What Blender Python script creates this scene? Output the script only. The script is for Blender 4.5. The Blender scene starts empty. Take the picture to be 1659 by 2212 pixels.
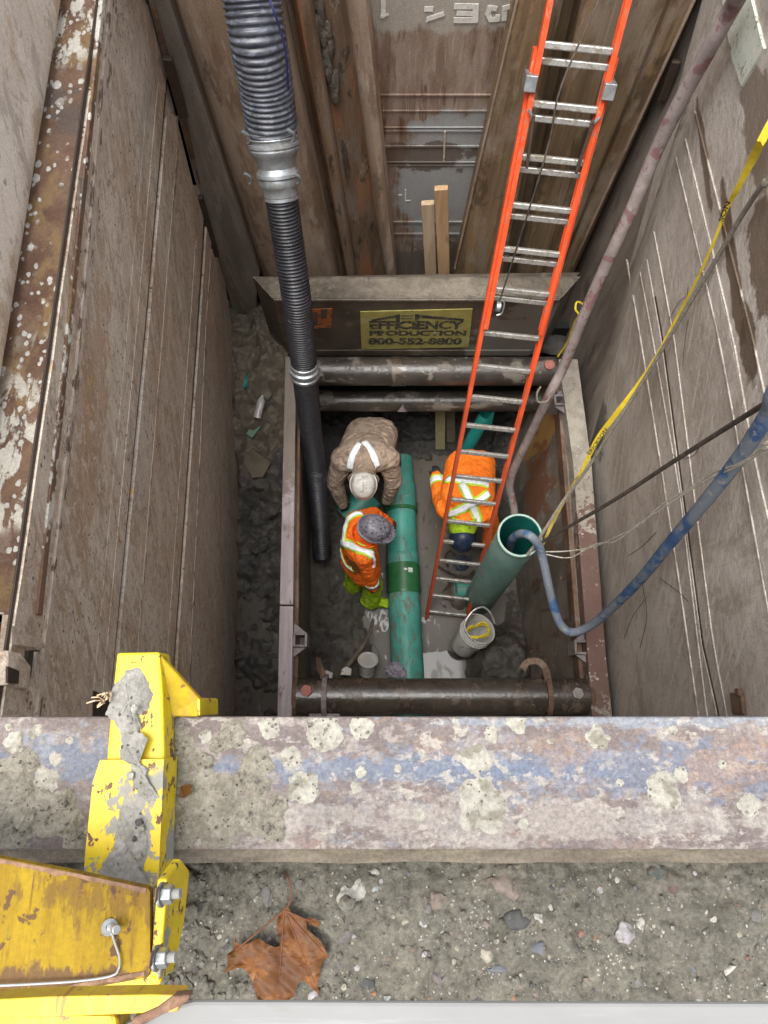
import bpy, bmesh, math, random
import numpy as np
from mathutils import Vector, Matrix, noise
from mathutils.bvhtree import BVHTree
from mathutils.geometry import tessellate_polygon

random.seed(7)
R = math.radians
scene = bpy.context.scene
COL = scene.collection

# ------------------------------------------------------------------ camera, light, exposure
F, U0, V0 = 1500.0, 829.5, 1106.0
TILT = math.atan(412.0 / 1500.0)
cd = bpy.data.cameras.new("camera")
cam = bpy.data.objects.new("camera", cd)
COL.objects.link(cam)
cam.location = (0, 0, 0)
cam.rotation_euler = (TILT, 0, 0)
cd.sensor_fit = 'VERTICAL'
cd.sensor_height = 24.0
cd.lens = 24.0 * F / 2212.0
cd.clip_start = 0.02
cd.clip_end = 500
scene.camera = cam

world = bpy.data.worlds.new("World")
scene.world = world
world.use_nodes = True
wn = world.node_tree
wn.nodes.clear()
sky = wn.nodes.new("ShaderNodeTexSky")
sky.sky_type = 'NISHITA'
sky.sun_disc = False
sky.sun_elevation = R(78)
sky.sun_rotation = R(238)
sky.dust_density = 4.0
sky.air_density = 1.0
hs = wn.nodes.new("ShaderNodeHueSaturation")
hs.inputs["Saturation"].default_value = 0.22      # grey overcast
bg = wn.nodes.new("ShaderNodeBackground")
bg.inputs["Strength"].default_value = 0.15
wo = wn.nodes.new("ShaderNodeOutputWorld")
wn.links.new(sky.outputs[0], hs.inputs["Color"])
wn.links.new(hs.outputs[0], bg.inputs["Color"])
wn.links.new(bg.outputs[0], wo.inputs["Surface"])

sl = bpy.data.lights.new("sun", 'SUN')
sl.energy = 1.5
sl.angle = R(40)
sl.color = (1.0, 0.97, 0.92)
sun = bpy.data.objects.new("sun", sl)
COL.objects.link(sun)
# sun direction matches sun_elevation / sun_rotation of the sky
_e, _r = R(78), R(238)
_sd = Vector((math.cos(_e) * math.sin(_r), math.cos(_e) * math.cos(_r), math.sin(_e)))
sun.rotation_euler = (-_sd).to_track_quat('-Z', 'Y').to_euler()
sun.location = (0, 0, 30)

scene.view_settings.view_transform = 'Standard'
scene.view_settings.look = 'None'
scene.view_settings.gamma = 1.0
scene.view_settings.exposure = 1.38
scene.view_settings.use_curve_mapping = False
scene.cycles.max_bounces = 10
scene.cycles.diffuse_bounces = 8
scene.cycles.glossy_bounces = 4
scene.cycles.use_denoising = True
scene.cycles.caustics_reflective = False
scene.cycles.caustics_refractive = False
scene.render.film_transparent = False

# ------------------------------------------------------------------ measuring helpers
CT, ST = math.cos(TILT), math.sin(TILT)

def ray(u, v):
    xc = (u - U0) / F
    yc = -(v - V0) / F
    return Vector((xc, yc * CT + ST, yc * ST - CT))

def pd(u, v, d): return ray(u, v) * d
def pz(u, v, z):
    r = ray(u, v); return r * (z / r.z)
def py(u, v, y):
    r = ray(u, v); return r * (y / r.y)
def px(u, v, x):
    r = ray(u, v); return r * (x / r.x)
def plane(a, b, c):
    n = (b - a).cross(c - a).normalized()
    return (a, n)
def pp(u, v, pl):
    r = ray(u, v); return r * (pl[0].dot(pl[1]) / r.dot(pl[1]))

# ------------------------------------------------------------------ object helpers
def tag(o, label=None, cat=None, group=None, kind=None):
    if label: o["label"] = label
    if cat: o["category"] = cat
    if group: o["group"] = group
    if kind: o["kind"] = kind
    return o

def empty(name, loc, label, cat, group=None, rot=None):
    o = bpy.data.objects.new(name, None)
    COL.objects.link(o)
    o.location = loc
    if rot: o.rotation_euler = rot
    o.empty_display_size = 0.1
    return tag(o, label, cat, group)

class MB:
    """collects shapes in world coordinates and links them as one mesh object"""
    def __init__(s): s.v, s.f, s.m = [], [], []
    def add(s, vs, fs, mi=0):
        b = len(s.v)
        s.v += [Vector(p) for p in vs]
        s.f += [tuple(i + b for i in f) for f in fs]
        s.m += [mi] * len(fs)
        return s
    def box(s, c, size, M3=None, mi=0):
        hx, hy, hz = size[0] / 2, size[1] / 2, size[2] / 2
        vs = [Vector((x, y, z)) for x in (-hx, hx) for y in (-hy, hy) for z in (-hz, hz)]
        if M3 is not None: vs = [M3 @ p for p in vs]
        c = Vector(c)
        return s.add([p + c for p in vs], [(0, 1, 3, 2), (4, 6, 7, 5), (0, 4, 5, 1), (2, 3, 7, 6), (0, 2, 6, 4), (1, 5, 7, 3)], mi)
    def bar(s, a, b, w, h, up=(0, 0, 1), mi=0):
        a, b = Vector(a), Vector(b)
        t = (b - a).normalized()
        n = Vector(up); n = (n - t * n.dot(t)).normalized()
        sd = t.cross(n)
        M3 = Matrix((sd, t, n)).transposed()
        return s.box((a + b) / 2, (w, (b - a).length, h), M3, mi)
    def prism(s, poly, ext, mi=0):
        """closed polygon (any 3-D points) swept along ext"""
        poly = [Vector(p) for p in poly]; ext = Vector(ext); n = len(poly)
        vs = poly + [p + ext for p in poly]
        fs = [(i, (i + 1) % n, (i + 1) % n + n, i + n) for i in range(n)]
        tris = tessellate_polygon([poly])
        fs += [tuple(t) for t in tris] + [tuple(i + n for i in reversed(t)) for t in tris]
        return s.add(vs, fs, mi)
    def tube(s, path, rad, seg=12, caps=True, mi=0, closed=False):
        path = [Vector(p) for p in path]; n = len(path)
        if not hasattr(rad, '__len__'): rad = [rad] * n
        ts = []
        for i in range(n):
            if closed: t = path[(i + 1) % n] - path[i - 1]
            else: t = path[min(i + 1, n - 1)] - path[max(i - 1, 0)]
            ts.append(t.normalized() if t.length > 1e-9 else Vector((0, 0, 1)))
        u = ts[0].orthogonal().normalized()
        vs = []
        for i in range(n):
            t = ts[i]
            u = (u - t * u.dot(t)).normalized(); w = t.cross(u)
            for k in range(seg):
                a = 2 * math.pi * k / seg
                vs.append(path[i] + (u * math.cos(a) + w * math.sin(a)) * rad[i])
        fs = []
        for i in range(n if closed else n - 1):
            j = (i + 1) % n
            for k in range(seg):
                l = (k + 1) % seg
                fs.append((i * seg + k, i * seg + l, j * seg + l, j * seg + k))
        if caps and not closed:
            fs.append(tuple(reversed(range(seg))))
            fs.append(tuple((n - 1) * seg + k for k in range(seg)))
        return s.add(vs, fs, mi)
    def lathe(s, prof, base, axis, seg=24, xdir=None, sx=1.0, sy=1.0, mi=0):
        """prof: (radius, height) pairs about axis from base"""
        base = Vector(base); a = Vector(axis).normalized()
        u = Vector(xdir) if xdir is not None else a.orthogonal()
        u = (u - a * u.dot(a)).normalized(); w = a.cross(u)
        vs, fs = [], []
        for r, h in prof:
            for k in range(seg):
                t = 2 * math.pi * k / seg
                vs.append(base + a * h + (u * math.cos(t) * sx + w * math.sin(t) * sy) * max(r, 1e-5))
        for i in range(len(prof) - 1):
            for k in range(seg):
                l = (k + 1) % seg
                fs.append((i * seg + k, i * seg + l, (i + 1) * seg + l, (i + 1) * seg + k))
        return s.add(vs, fs, mi)
    def build(s, name, mats, parent=None, smooth=False, bevel=0, angle=40, label=None):
        me = bpy.data.meshes.new(name)
        if parent is not None: off = Vector(parent_world(parent))
        else:
            lo = Vector((min(p.x for p in s.v), min(p.y for p in s.v), min(p.z for p in s.v)))
            hi = Vector((max(p.x for p in s.v), max(p.y for p in s.v), max(p.z for p in s.v)))
            off = Vector(((lo.x + hi.x) / 2, (lo.y + hi.y) / 2, lo.z))
        me.from_pydata([tuple(p - off) for p in s.v], [], s.f)
        mats = mats if isinstance(mats, (list, tuple)) else [mats]
        for m in mats: me.materials.append(m)
        if len(mats) > 1: me.polygons.foreach_set("material_index", s.m)
        bm = bmesh.new(); bm.from_mesh(me)
        bmesh.ops.recalc_face_normals(bm, faces=bm.faces[:])
        bm.to_mesh(me); bm.free()
        if smooth:
            me.polygons.foreach_set("use_smooth", [True] * len(me.polygons))
            try: me.set_sharp_from_angle(angle=R(angle))
            except Exception: pass
        me.update()
        o = bpy.data.objects.new(name, me)
        COL.objects.link(o)
        if parent is not None: o.parent = parent
        else: o.location = off
        if bevel:
            b = o.modifiers.new("bevel", 'BEVEL'); b.width = bevel; b.segments = 2; b.limit_method = 'ANGLE'; b.angle_limit = R(40)
        if label: o["label"] = label
        return o

def parent_world(o):
    l = Vector(o.location); p = o.parent
    while p is not None:
        l = l + Vector(p.location); p = p.parent
    return l

def catmull(pts, n=8):
    pts = [Vector(p) for p in pts]; out = []
    P = [pts[0] * 2 - pts[1]] + pts + [pts[-1] * 2 - pts[-2]]
    for i in range(1, len(P) - 2):
        for k in range(n):
            t = k / n
            a, b, c, d = P[i - 1], P[i], P[i + 1], P[i + 2]
            out.append(0.5 * ((2 * b) + (c - a) * t + (2 * a - 5 * b + 4 * c - d) * t * t + (3 * b - 3 * c + d - a) * t ** 3))
    out.append(pts[-1])
    return out

def resample(path, step):
    out = [path[0].copy()]; acc = 0.0
    for i in range(1, len(path)):
        a, b = path[i - 1], path[i]; L = (b - a).length
        if L < 1e-9: continue
        pos = step - acc
        while pos <= L:
            out.append(a.lerp(b, pos / L)); pos += step
        acc = L - (pos - step)
    return out

def nz(x, y, z=0.0, oct=4, H=1.0):
    return noise.fractal(Vector((x, y, z)), H, 2.0, oct)

def smooth01(a, b, x):
    if a == b: return 0.0 if x < a else 1.0
    t = max(0.0, min(1.0, (x - a) / (b - a))); return t * t * (3 - 2 * t)

def blob_mesh(c, rx, ry, rz, seed, up=(0, 0, 1), rough=0.25, sub=2, freq=1.6):
    """an uneven stone-like lump"""
    bm = bmesh.new()
    bmesh.ops.create_icosphere(bm, subdivisions=sub, radius=1.0)
    vs = []
    for p in bm.verts:
        d = p.co.normalized()
        k = 1 + rough * nz(d.x * freq + seed * 7.1, d.y * freq + seed * 3.3, d.z * freq - seed, 3)
        vs.append(Vector((d.x * rx * k, d.y * ry * k, d.z * rz * k)))
    fs = [tuple(q.index for q in f.verts) for f in bm.faces]
    bm.free()
    rot = Matrix.Rotation(seed * 2.399, 3, 'Z')
    upq = Vector((0, 0, 1)).rotation_difference(Vector(up)).to_matrix()
    return [upq @ (rot @ p) + Vector(c) for p in vs], fs

# ------------------------------------------------------------------ materials
class NT:
    def __init__(s, name):
        s.mat = bpy.data.materials.new(name); s.mat.use_nodes = True
        s.t = s.mat.node_tree; s.t.nodes.clear()
        s.out = s.t.nodes.new("ShaderNodeOutputMaterial")
        s.b = s.t.nodes.new("ShaderNodeBsdfPrincipled")
        s.t.links.new(s.b.outputs[0], s.out.inputs["Surface"])
        g = s.t.nodes.new("ShaderNodeNewGeometry"); s.pos = g.outputs["Position"]
    def n(s, kind, **kw):
        x = s.t.nodes.new(kind)
        for k, v in kw.items(): setattr(x, k, v)
        return x
    def set(s, sock, v):
        if isinstance(v, bpy.types.NodeSocket): s.t.links.new(v, sock)
        else: sock.default_value = v
    def math(s, op, a, b=0.0, c=None, clamp=False):
        x = s.n("ShaderNodeMath", operation=op); x.use_clamp = clamp
        s.set(x.inputs[0], a); s.set(x.inputs[1], b)
        if c is not None: s.set(x.inputs[2], c)
        return x.outputs[0]
    def map(s, scale=(1, 1, 1), rot=(0, 0, 0), loc=(0, 0, 0)):
        src = s.pos
        if tuple(rot) != (0, 0, 0):
            y = s.n("ShaderNodeMapping"); s.t.links.new(src, y.inputs["Vector"]); y.inputs["Rotation"].default_value = rot; src = y.outputs[0]; rot = (0, 0, 0)
        x = s.n("ShaderNodeMapping")
        s.t.links.new(src, x.inputs["Vector"])
        x.inputs["Scale"].default_value = scale; x.inputs["Rotation"].default_value = rot; x.inputs["Location"].default_value = loc
        return x.outputs[0]
    def noise(s, scale=(1, 1, 1), det=5.0, rough=0.6, dist=0.0, rot=(0, 0, 0), loc=(0, 0, 0)):
        x = s.n("ShaderNodeTexNoise")
        s.t.links.new(s.map(scale, rot, loc), x.inputs["Vector"])
        x.inputs["Scale"].default_value = 1.0; x.inputs["Detail"].default_value = det
        x.inputs["Roughness"].default_value = rough; x.inputs["Distortion"].default_value = dist
        return x.outputs["Fac"]
    def voro(s, scale=(1, 1, 1), feature='F1', rnd=1.0, rot=(0, 0, 0), out="Distance"):
        x = s.n("ShaderNodeTexVoronoi", feature=feature)
        mp = s.map(scale, rot)
        nt = s.n("ShaderNodeTexNoise"); s.t.links.new(mp, nt.inputs["Vector"]); nt.inputs["Scale"].default_value = 1.7; nt.inputs["Detail"].default_value = 4.0
        va = s.n("ShaderNodeVectorMath", operation='MULTIPLY_ADD'); s.t.links.new(nt.outputs["Color"], va.inputs[0]); va.inputs[1].default_value = (.45, .45, .45); s.t.links.new(mp, va.inputs[2])
        s.t.links.new(va.outputs[0], x.inputs["Vector"])
        x.inputs["Scale"].default_value = 1.0; x.inputs["Randomness"].default_value = rnd
        return x.outputs[out]
    def range(s, v, lo, hi, a=0.0, b=1.0):
        x = s.n("ShaderNodeMapRange"); x.clamp = True
        x.interpolation_type = 'SMOOTHSTEP'
        s.set(x.inputs[0], v)
        for i, q in enumerate((lo, hi, a, b)): x.inputs[i + 1].default_value = q
        return x.outputs[0]
    def mixc(s, f, a, b):
        x = s.n("ShaderNodeMix", data_type='RGBA')
        s.set(x.inputs[0], f)
        s.set(x.inputs[6], a if isinstance(a, bpy.types.NodeSocket) else (*a[:3], 1.0))
        s.set(x.inputs[7], b if isinstance(b, bpy.types.NodeSocket) else (*b[:3], 1.0))
        return x.outputs[2]
    def mixf(s, f, a, b):
        x = s.n("ShaderNodeMix", data_type='FLOAT')
        s.set(x.inputs[0], f); s.set(x.inputs[2], a); s.set(x.inputs[3], b)
        return x.outputs[0]

def V3(s): return s if hasattr(s, '__len__') else (s, s, s)

def mat(name, c1, c2, s=3.0, lo=0.35, hi=0.65, layers=(), rough=0.75, metal=0.0, bump=0.3, bs=25.0, bdet=6.0, bdist=0.01, spec=0.35,
        det=6.0, rot=(0, 0, 0), coat=0.0, sheen=0.0, grain=0.0):
    """layered procedural surface; layers: dicts with k = noise | spots | cracks | blob | band"""
    t = NT(name)
    f = t.range(t.noise(V3(s), det, 0.62, 0.4, rot), lo, hi)
    col = t.mixc(f, c1, c2)
    rg = rough
    height = t.math('MULTIPLY', t.noise(V3(bs), bdet, 0.65), 1.0)
    for L in layers:
        k = L.get('k', 'noise'); ls = V3(L.get('s', 4.0)); a, b = L.get('lo', 0.5), L.get('hi', 0.6)
        if k == 'noise':
            m = t.range(t.noise(ls, L.get('det', 6.0), L.get('nr', 0.65), L.get('dist', 0.3), L.get('rot', (0, 0, 0)), L.get('loc', (0, 0, 0))), a, b)
        elif k == 'spots':
            m = t.range(t.voro(ls, 'F1', 1.0, L.get('rot', (0, 0, 0))), a, b, 1.0, 0.0)
            if 'keep' in L:
                m = t.math('MULTIPLY', m, t.range(t.noise(V3(L.get('ks', 2.0)), 3.0), L['keep'], L['keep'] + 0.06))
        elif k == 'cracks':
            m = t.range(t.voro(ls, 'DISTANCE_TO_EDGE', 1.0), a, b, 1.0, 0.0)
        elif k == 'blob':
            c, r = L['c'], L['r']
            mp = t.n("ShaderNodeVectorMath", operation='SUBTRACT'); t.t.links.new(t.pos, mp.inputs[0]); mp.inputs[1].default_value = c
            dv = t.n("ShaderNodeVectorMath", operation='DIVIDE'); t.t.links.new(mp.outputs[0], dv.inputs[0]); dv.inputs[1].default_value = r
            ln = t.n("ShaderNodeVectorMath", operation='LENGTH'); t.t.links.new(dv.outputs[0], ln.inputs[0])
            w = t.noise(V3(L.get('ns', 8.0)), 6.0, 0.65)
            d = t.math('ADD', ln.outputs["Value"], t.math('MULTIPLY', t.math('SUBTRACT', w, 0.5), L.get('wob', 1.2) * 2.3))
            e = L.get('e', 0.12)
            m = t.range(d, 1.0 - e, 1.0 + e, 1.0, 0.0)
        if 'mask' in L:
            q = L['mask']
            m = t.math('MULTIPLY', m, t.range(t.noise(V3(q[0]), 4.0, 0.6, 0.2, (0, 0, 0), (3.1, 1.7, 5.3)), q[1], q[2]))
        amt = L.get('amt', 1.0)
        fm = t.math('MULTIPLY', m, amt)
        cc = L['col']
        col = t.mixc(fm, col, cc)
        if 'rough' in L: rg = t.mixf(fm, rg, L['rough'])
        if 'h' in L: height = t.math('ADD', height, t.math('MULTIPLY', fm, L['h']))
    if grain:
        g = t.noise((140, 140, 140), 3.0, 0.7)
        gr = t.range(g, 0.25, 0.75, 1.0 - grain, 1.0 + grain)
        x = t.n("ShaderNodeMix", data_type='RGBA', blend_type='MULTIPLY'); x.inputs[0].default_value = 1.0
        t.t.links.new(col, x.inputs[6])
        cb = t.n("ShaderNodeCombineColor")
        for i in range(3): t.t.links.new(gr, cb.inputs[i])
        t.t.links.new(cb.outputs[0], x.inputs[7]); col = x.outputs[2]
    t.set(t.b.inputs["Base Color"], col)
    t.set(t.b.inputs["Roughness"], rg)
    t.b.inputs["Metallic"].default_value = metal
    t.b.inputs["Specular IOR Level"].default_value = spec
    if coat: t.b.inputs["Coat Weight"].default_value = coat
    if bump:
        bp = t.n("ShaderNodeBump"); bp.inputs["Strength"].default_value = bump; bp.inputs["Distance"].default_value = bdist
        t.t.links.new(height, bp.inputs["Height"]); t.t.links.new(bp.outputs[0], t.b.inputs["Normal"])
    return t.mat

def plain(name, c, rough=0.6, metal=0.0, var=0.15, s=30.0, bump=0.15, spec=0.35, bdist=0.004, **k):
    d = tuple(x * (1 - var) for x in c[:3]); e = tuple(min(1, x * (1 + var)) for x in c[:3])
    return mat(name, d, e, s=s, rough=rough, metal=metal, bump=bump, bs=s * 2, spec=spec, bdist=bdist, **k)

N = lambda s, lo, hi, col, **k: dict(k='noise', s=s, lo=lo, hi=hi, col=col, **k)
S = lambda s, lo, hi, col, **k: dict(k='spots', s=s, lo=lo, hi=hi, col=col, **k)
B = lambda c, r, col, **k: dict(k='blob', c=tuple(c), r=tuple(r), col=col, **k)

# ------------------------------------------------------------------ palette
DZ = -6.90                                             # trench floor
PRm = plane(pz(1305, 1300, -5.3), py(1500, 20, 3.30), Vector((1.715, 3.0, -5.3)))
PLm = plane(pz(510, 1300, -6.0), py(320, 0, 3.30), pz(525, 800, -6.0))
m_wall_l = mat("muddy_steel_warm", (.50, .40, .312), (.63, .535, .44), s=(3, 2.2, 2.2), lo=.38, hi=.62, rough=.62, bump=.5, bs=(60, 14, 30), grain=.22, layers=[
    N((2.5, .9, 3.4), .50, .60, (.40, .29, .20), rot=(R(-35), 0, 0), amt=.65),
    N((2, .9, 2.6), .53, .62, (.66, .59, .51), rot=(R(-50), 0, 0), amt=.75),
    N((9, 1.5, 22), .52, .60, (.64, .55, .455), rot=(R(-40), 0, 0), amt=.65),
    N((9, 1.6, 26), .54, .62, (.32, .23, .16), rot=(R(-46), 0, 0), amt=.4),
    N((30, 4, 110), .57, .63, (.68, .60, .52), rot=(R(-42), 0, 0), amt=.7, mask=((3, 2, 2), .45, .58)),
    N((30, 5, 120), .58, .64, (.13, .09, .064), rot=(R(-38), 0, 0), amt=.65, mask=((2, 3, 2), .48, .60)),
    N((6, .7, 8), .56, .62, (.44, .40, .36), amt=.7, mask=((1.5, 1, 1), .45, .6)),
    B(pp(300, 950, PLm), (.5, .30, .16), (.56, .50, .43), ns=(6, 6, 6), wob=.8, amt=.8), B(pp(200, 900, PLm), (.5, .5, .12), (.40, .26, .155), ns=(6, 6, 6), wob=.9, amt=.6),
    B(pp(440, 1150, PLm), (.5, 1.2, .5), (.45, .41, .36), ns=(4, 3, 5), wob=.8, amt=.6),
    N((15, 11, 17), .52, .60, (.36, .265, .19), rot=(R(-40), 0, 0), amt=.7, dist=1.2), N((22, 14, 24), .54, .61, (.70, .62, .525), rot=(R(-40), 0, 0), amt=.6, dist=1.0), N((40, 26, 50), .58, .63, (.20, .145, .105), rot=(R(-40), 0, 0), amt=.6, mask=((4, 3, 4), .47, .57)),
    S((30, 30, 30), .14, .22, (.08, .058, .042), keep=.50, ks=3, amt=.9),
    N((8, .9, 26), .60, .64, (.68, .36, .06), amt=.8, mask=((2.5, 1.4, 4), .58, .62), h=.2)])
m_wall_r = mat("muddy_steel_grey", (.40, .355, .308), (.53, .48, .425), s=(2.5, 1.6, 1.6), lo=.38, hi=.62, rough=.58, bump=.45, bs=(60, 14, 30), grain=.2, layers=[
    N((2, .9, 2.6), .50, .62, (.58, .53, .465), rot=(R(-42), 0, 0), amt=.7),
    N((3, 1.0, 2.2), .54, .64, (.33, .275, .225), rot=(R(20), 0, 0), amt=.7),
    N((9, 1.5, 22), .53, .61, (.60, .55, .485), rot=(R(-45), 0, 0), amt=.65),
    N((20, 4, 80), .57, .64, (.63, .58, .51), rot=(R(-45), 0, 0), amt=.65, mask=((3, 2, 2), .46, .6)),
    N((26, 4, 90), .58, .65, (.16, .125, .095), rot=(R(-40), 0, 0), amt=.55, mask=((2, 2, 2), .48, .60)),
    N((5, 5, 1.0), .57, .64, (.27, .22, .175), amt=.5, mask=((1.5, 1, 1), .45, .6)),
    N((3, 9, 9), .645, .66, (.15, .12, .095), dist=2.5, amt=.6, mask=((2, 1.5, 1.5), .5, .6)),
    N((15, 11, 17), .53, .61, (.33, .285, .24), rot=(R(-40), 0, 0), amt=.55, dist=1.2), N((22, 14, 24), .55, .62, (.56, .505, .44), rot=(R(-40), 0, 0), amt=.5, dist=1.0),
    B(pp(1520, 330, PRm), (.5, .34, .035), (.13, .088, .055), ns=(9, 6, 9), wob=.9, amt=.85, rough=.4), B(pp(1580, 560, PRm), (.5, .40, .05), (.11, .072, .044), ns=(9, 6, 9), wob=.9, amt=.9, rough=.4),
    B(pp(1615, 740, PRm), (.5, .18, .075), (.10, .066, .04), ns=(9, 7, 8), wob=.7, amt=.9, rough=.4), B(pp(1650, 560, PRm), (.5, .30, .11), (.12, .08, .05), ns=(9, 7, 8), wob=1.0, amt=.85, rough=.4),
    B(pp(1640, 280, PRm), (.5, .35, .12), (.17, .125, .09), ns=(8, 6, 7), wob=.9, amt=.8, rough=.45),
    B(pp(1285, 840, PRm), (.5, .55, .34), (.10, .097, .09), ns=(6, 5, 4), wob=.7, amt=.9, rough=.4)])
m_pale_panel = mat("scraped_pale_panel", (.60, .515, .43), (.72, .645, .56), s=(3, 1.6, 2), rough=.7, bump=.35, bs=(40, 30, 30), grain=.15, layers=[
    N((4, 2, 3), .48, .58, (.46, .33, .21), rot=(R(-45), 0, 0), amt=.75), N((14, 9, 16), .53, .60, (.74, .67, .58), rot=(R(-45), 0, 0), amt=.6, dist=1.), N((16, 10, 18), .55, .62, (.34, .27, .215), rot=(R(-45), 0, 0), amt=.6, dist=1.), N((8, 3, 14), .54, .62, (.36, .31, .265), rot=(R(-45), 0, 0), amt=.6), N((8, 6, 30), .60, .66, (.60, .30, .08), amt=.55, mask=((2, 1.2, 2), .55, .62)),
    S((16, 16, 16), .12, .2, (.10, .085, .075), keep=.54, ks=2.2, amt=.8)])
m_ledge = mat("spattered_rust_flange", (.115, .062, .040), (.19, .115, .075), s=6, rough=.65, bump=.5, bs=40, grain=.2, layers=[
    N((7, 4, 7), .52, .62, (.23, .15, .07), amt=.8), N(3, .55, .62, (.085, .08, .075), amt=.6),
    S((34, 26, 30), .25, .32, (.52, .50, .45), keep=.47, ks=2.5, h=.8), S((17, 12, 17), .22, .28, (.58, .56, .50), keep=.54, ks=1.2, h=1.0),
    N((18, 9, 18), .48, .54, (.56, .53, .46), mask=((1.2, 1.1, 1), .54, .62), h=.6)])
m_rust = mat("dark_rust", (.085, .052, .036), (.16, .095, .06), s=8, rough=.7, bump=.5, bs=60, grain=.2, layers=[N(4, .54, .64, (.20, .16, .125), amt=.7), N(22, .6, .68, (.24, .11, .045), amt=.6)])
m_seam_r = mat("faint_seam", (.40, .355, .31), (.54, .49, .43), s=20, rough=.6, bump=.4, bs=60, layers=[N((30, 7, 30), .50, .58, (.27, .23, .19))])
m_gap = plain("dark_wet_gap", (.05, .035, .025), rough=.5)
m_seam = mat("worn_seam", (.44, .36, .29), (.58, .49, .41), s=20, rough=.6, bump=.5, bs=60, layers=[N((30, 9, 30), .52, .6, (.16, .11, .08))])
m_post_grey = mat("grey_slurry_steel", (.165, .14, .115), (.26, .225, .19), s=(7, 7, 1.2), rough=.6, bump=.5, bs=(30, 30, 8), grain=.2, layers=[
    N((9, 9, 1.4), .56, .66, (.30, .255, .21), amt=.7), N((5, 5, 2), .58, .66, (.07, .06, .05), amt=.7)])
m_col_tan = mat("tan_column_steel", (.29, .205, .14), (.42, .325, .25), s=(5, 5, 1.0), rough=.6, bump=.3, bs=(20, 20, 6), grain=.2, layers=[
    N((6, 6, 1.6), .52, .60, (.20, .135, .09), amt=.75), N((12, 12, 2.5), .56, .63, (.46, .39, .32), amt=.6), N((11, 11, 1.2), .60, .66, (.36, .17, .075), amt=.6), N((9, 9, 3), .62, .67, (.11, .08, .06), amt=.7),
    N((7, 7, .8), .55, .68, (.30, .19, .115), amt=.7), N((10, 10, 3), .6, .7, (.42, .37, .31), amt=.6), S(7, .12, .2, (.10, .065, .045), keep=.55, ks=2, amt=.7)])
m_col_rust = mat("rust_streaked_steel", (.19, .122, .075), (.33, .225, .15), s=(8, 8, 1.1), rough=.62, bump=.5, bs=(30, 30, 12), grain=.22, layers=[
    N((9, 6, 1.2), .51, .60, (.42, .20, .10), amt=.8), N((6, 6, 1.6), .54, .64, (.30, .26, .21), amt=.75),
    N((11, 11, 2.2), .56, .62, (.075, .062, .052), amt=.85), N((14, 14, 5), .62, .68, (.42, .36, .29), amt=.6)])
m_col_brown = mat("wet_brown_steel", (.145, .098, .056), (.235, .168, .10), s=(14, 14, .9), rough=.55, bump=.2, bs=(30, 30, 6), grain=.15, layers=[
    N((22, 22, .9), .50, .60, (.32, .205, .105), amt=.6), N((3, 3, 1.2), .50, .60, (.29, .235, .175), amt=.8), N((12, 12, 3), .57, .64, (.36, .30, .235), amt=.55), N((7, 7, 2.5), .58, .65, (.075, .052, .034), amt=.7), N((2, 2, 1.5), .58, .68, (.055, .036, .022), amt=.75)])
m_back_plate = mat("slurry_stained_plate", (.22, .15, .11), (.34, .265, .21), s=(9, 3, 2), rough=.6, bump=.35, bs=(40, 30, 14), grain=.2, layers=[
    N((26, 3, 2.6), .50, .62, (.13, .062, .038), amt=.92, mask=((2, 2, 1.6), .38, .48)), N((60, 3, 5), .56, .64, (.42, .37, .31), amt=.5), N((30, 3, 3.2), .60, .68, (.36, .32, .28), amt=.7),
    B((.45, 3.4, -4.0), (.36, .6, .62), (.34, .35, .35), ns=(7, 5, 5), wob=.7, amt=.9), B(py(950, -70, 3.43), (1.2, .6, .33), (.40, .365, .31), ns=(12, 5, 4), wob=.25, amt=.85, e=.06), B((.25, 3.4, -3.75), (.3, .6, .12), (.115, .08, .058), ns=(6, 5, 6), wob=1.4, amt=.8),
    B((.75, 3.4, -4.9), (.9, .6, .3), (.13, .115, .10), ns=6, wob=1.2, amt=.8)])
m_endpanel = mat("dark_muddy_panel", (.062, .049, .037), (.10, .08, .06), s=4, rough=.55, bump=.35, bs=30, grain=.18, layers=[
    N((4, 4, 5), .58, .66, (.16, .135, .11), amt=.8), N((16, 5, 5), .64, .7, (.13, .07, .045), amt=.6), B((1.2, 2.8, -5.0), (.5, .6, .55), (.19, .175, .155), ns=5, wob=1.0, amt=.8)])
m_mudcap = mat("clay_cap", (.145, .123, .096), (.215, .186, .148), s=9, rough=.8, bump=.9, bs=35, bdist=.02, grain=.2, layers=[N(16, .56, .64, (.13, .115, .095), amt=.7)])
m_pipe_steel = mat("wet_black_pipe", (.036, .028, .022), (.066, .052, .041), s=7, rough=.24, bump=.3, bs=40, spec=.8, layers=[
    N((9, 6, 6), .56, .66, (.125, .09, .062), rough=.5, amt=.85), N((16, 12, 12), .66, .72, (.34, .33, .31), amt=.75, rough=.6), N((4, 4, 4), .56, .64, (.075, .05, .032), amt=.7, rough=.5)])
m_pipe_mud = mat("mud_topped_pipe", (.035, .03, .026), (.06, .05, .042), s=7, rough=.32, bump=.3, bs=40, spec=.6, layers=[
    N((5, 5, 9), .53, .61, (.17, .15, .122), rough=.8, amt=.85, h=1.0), N((20, 14, 14), .64, .70, (.42, .41, .39), amt=.85, rough=.6)])
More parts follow.
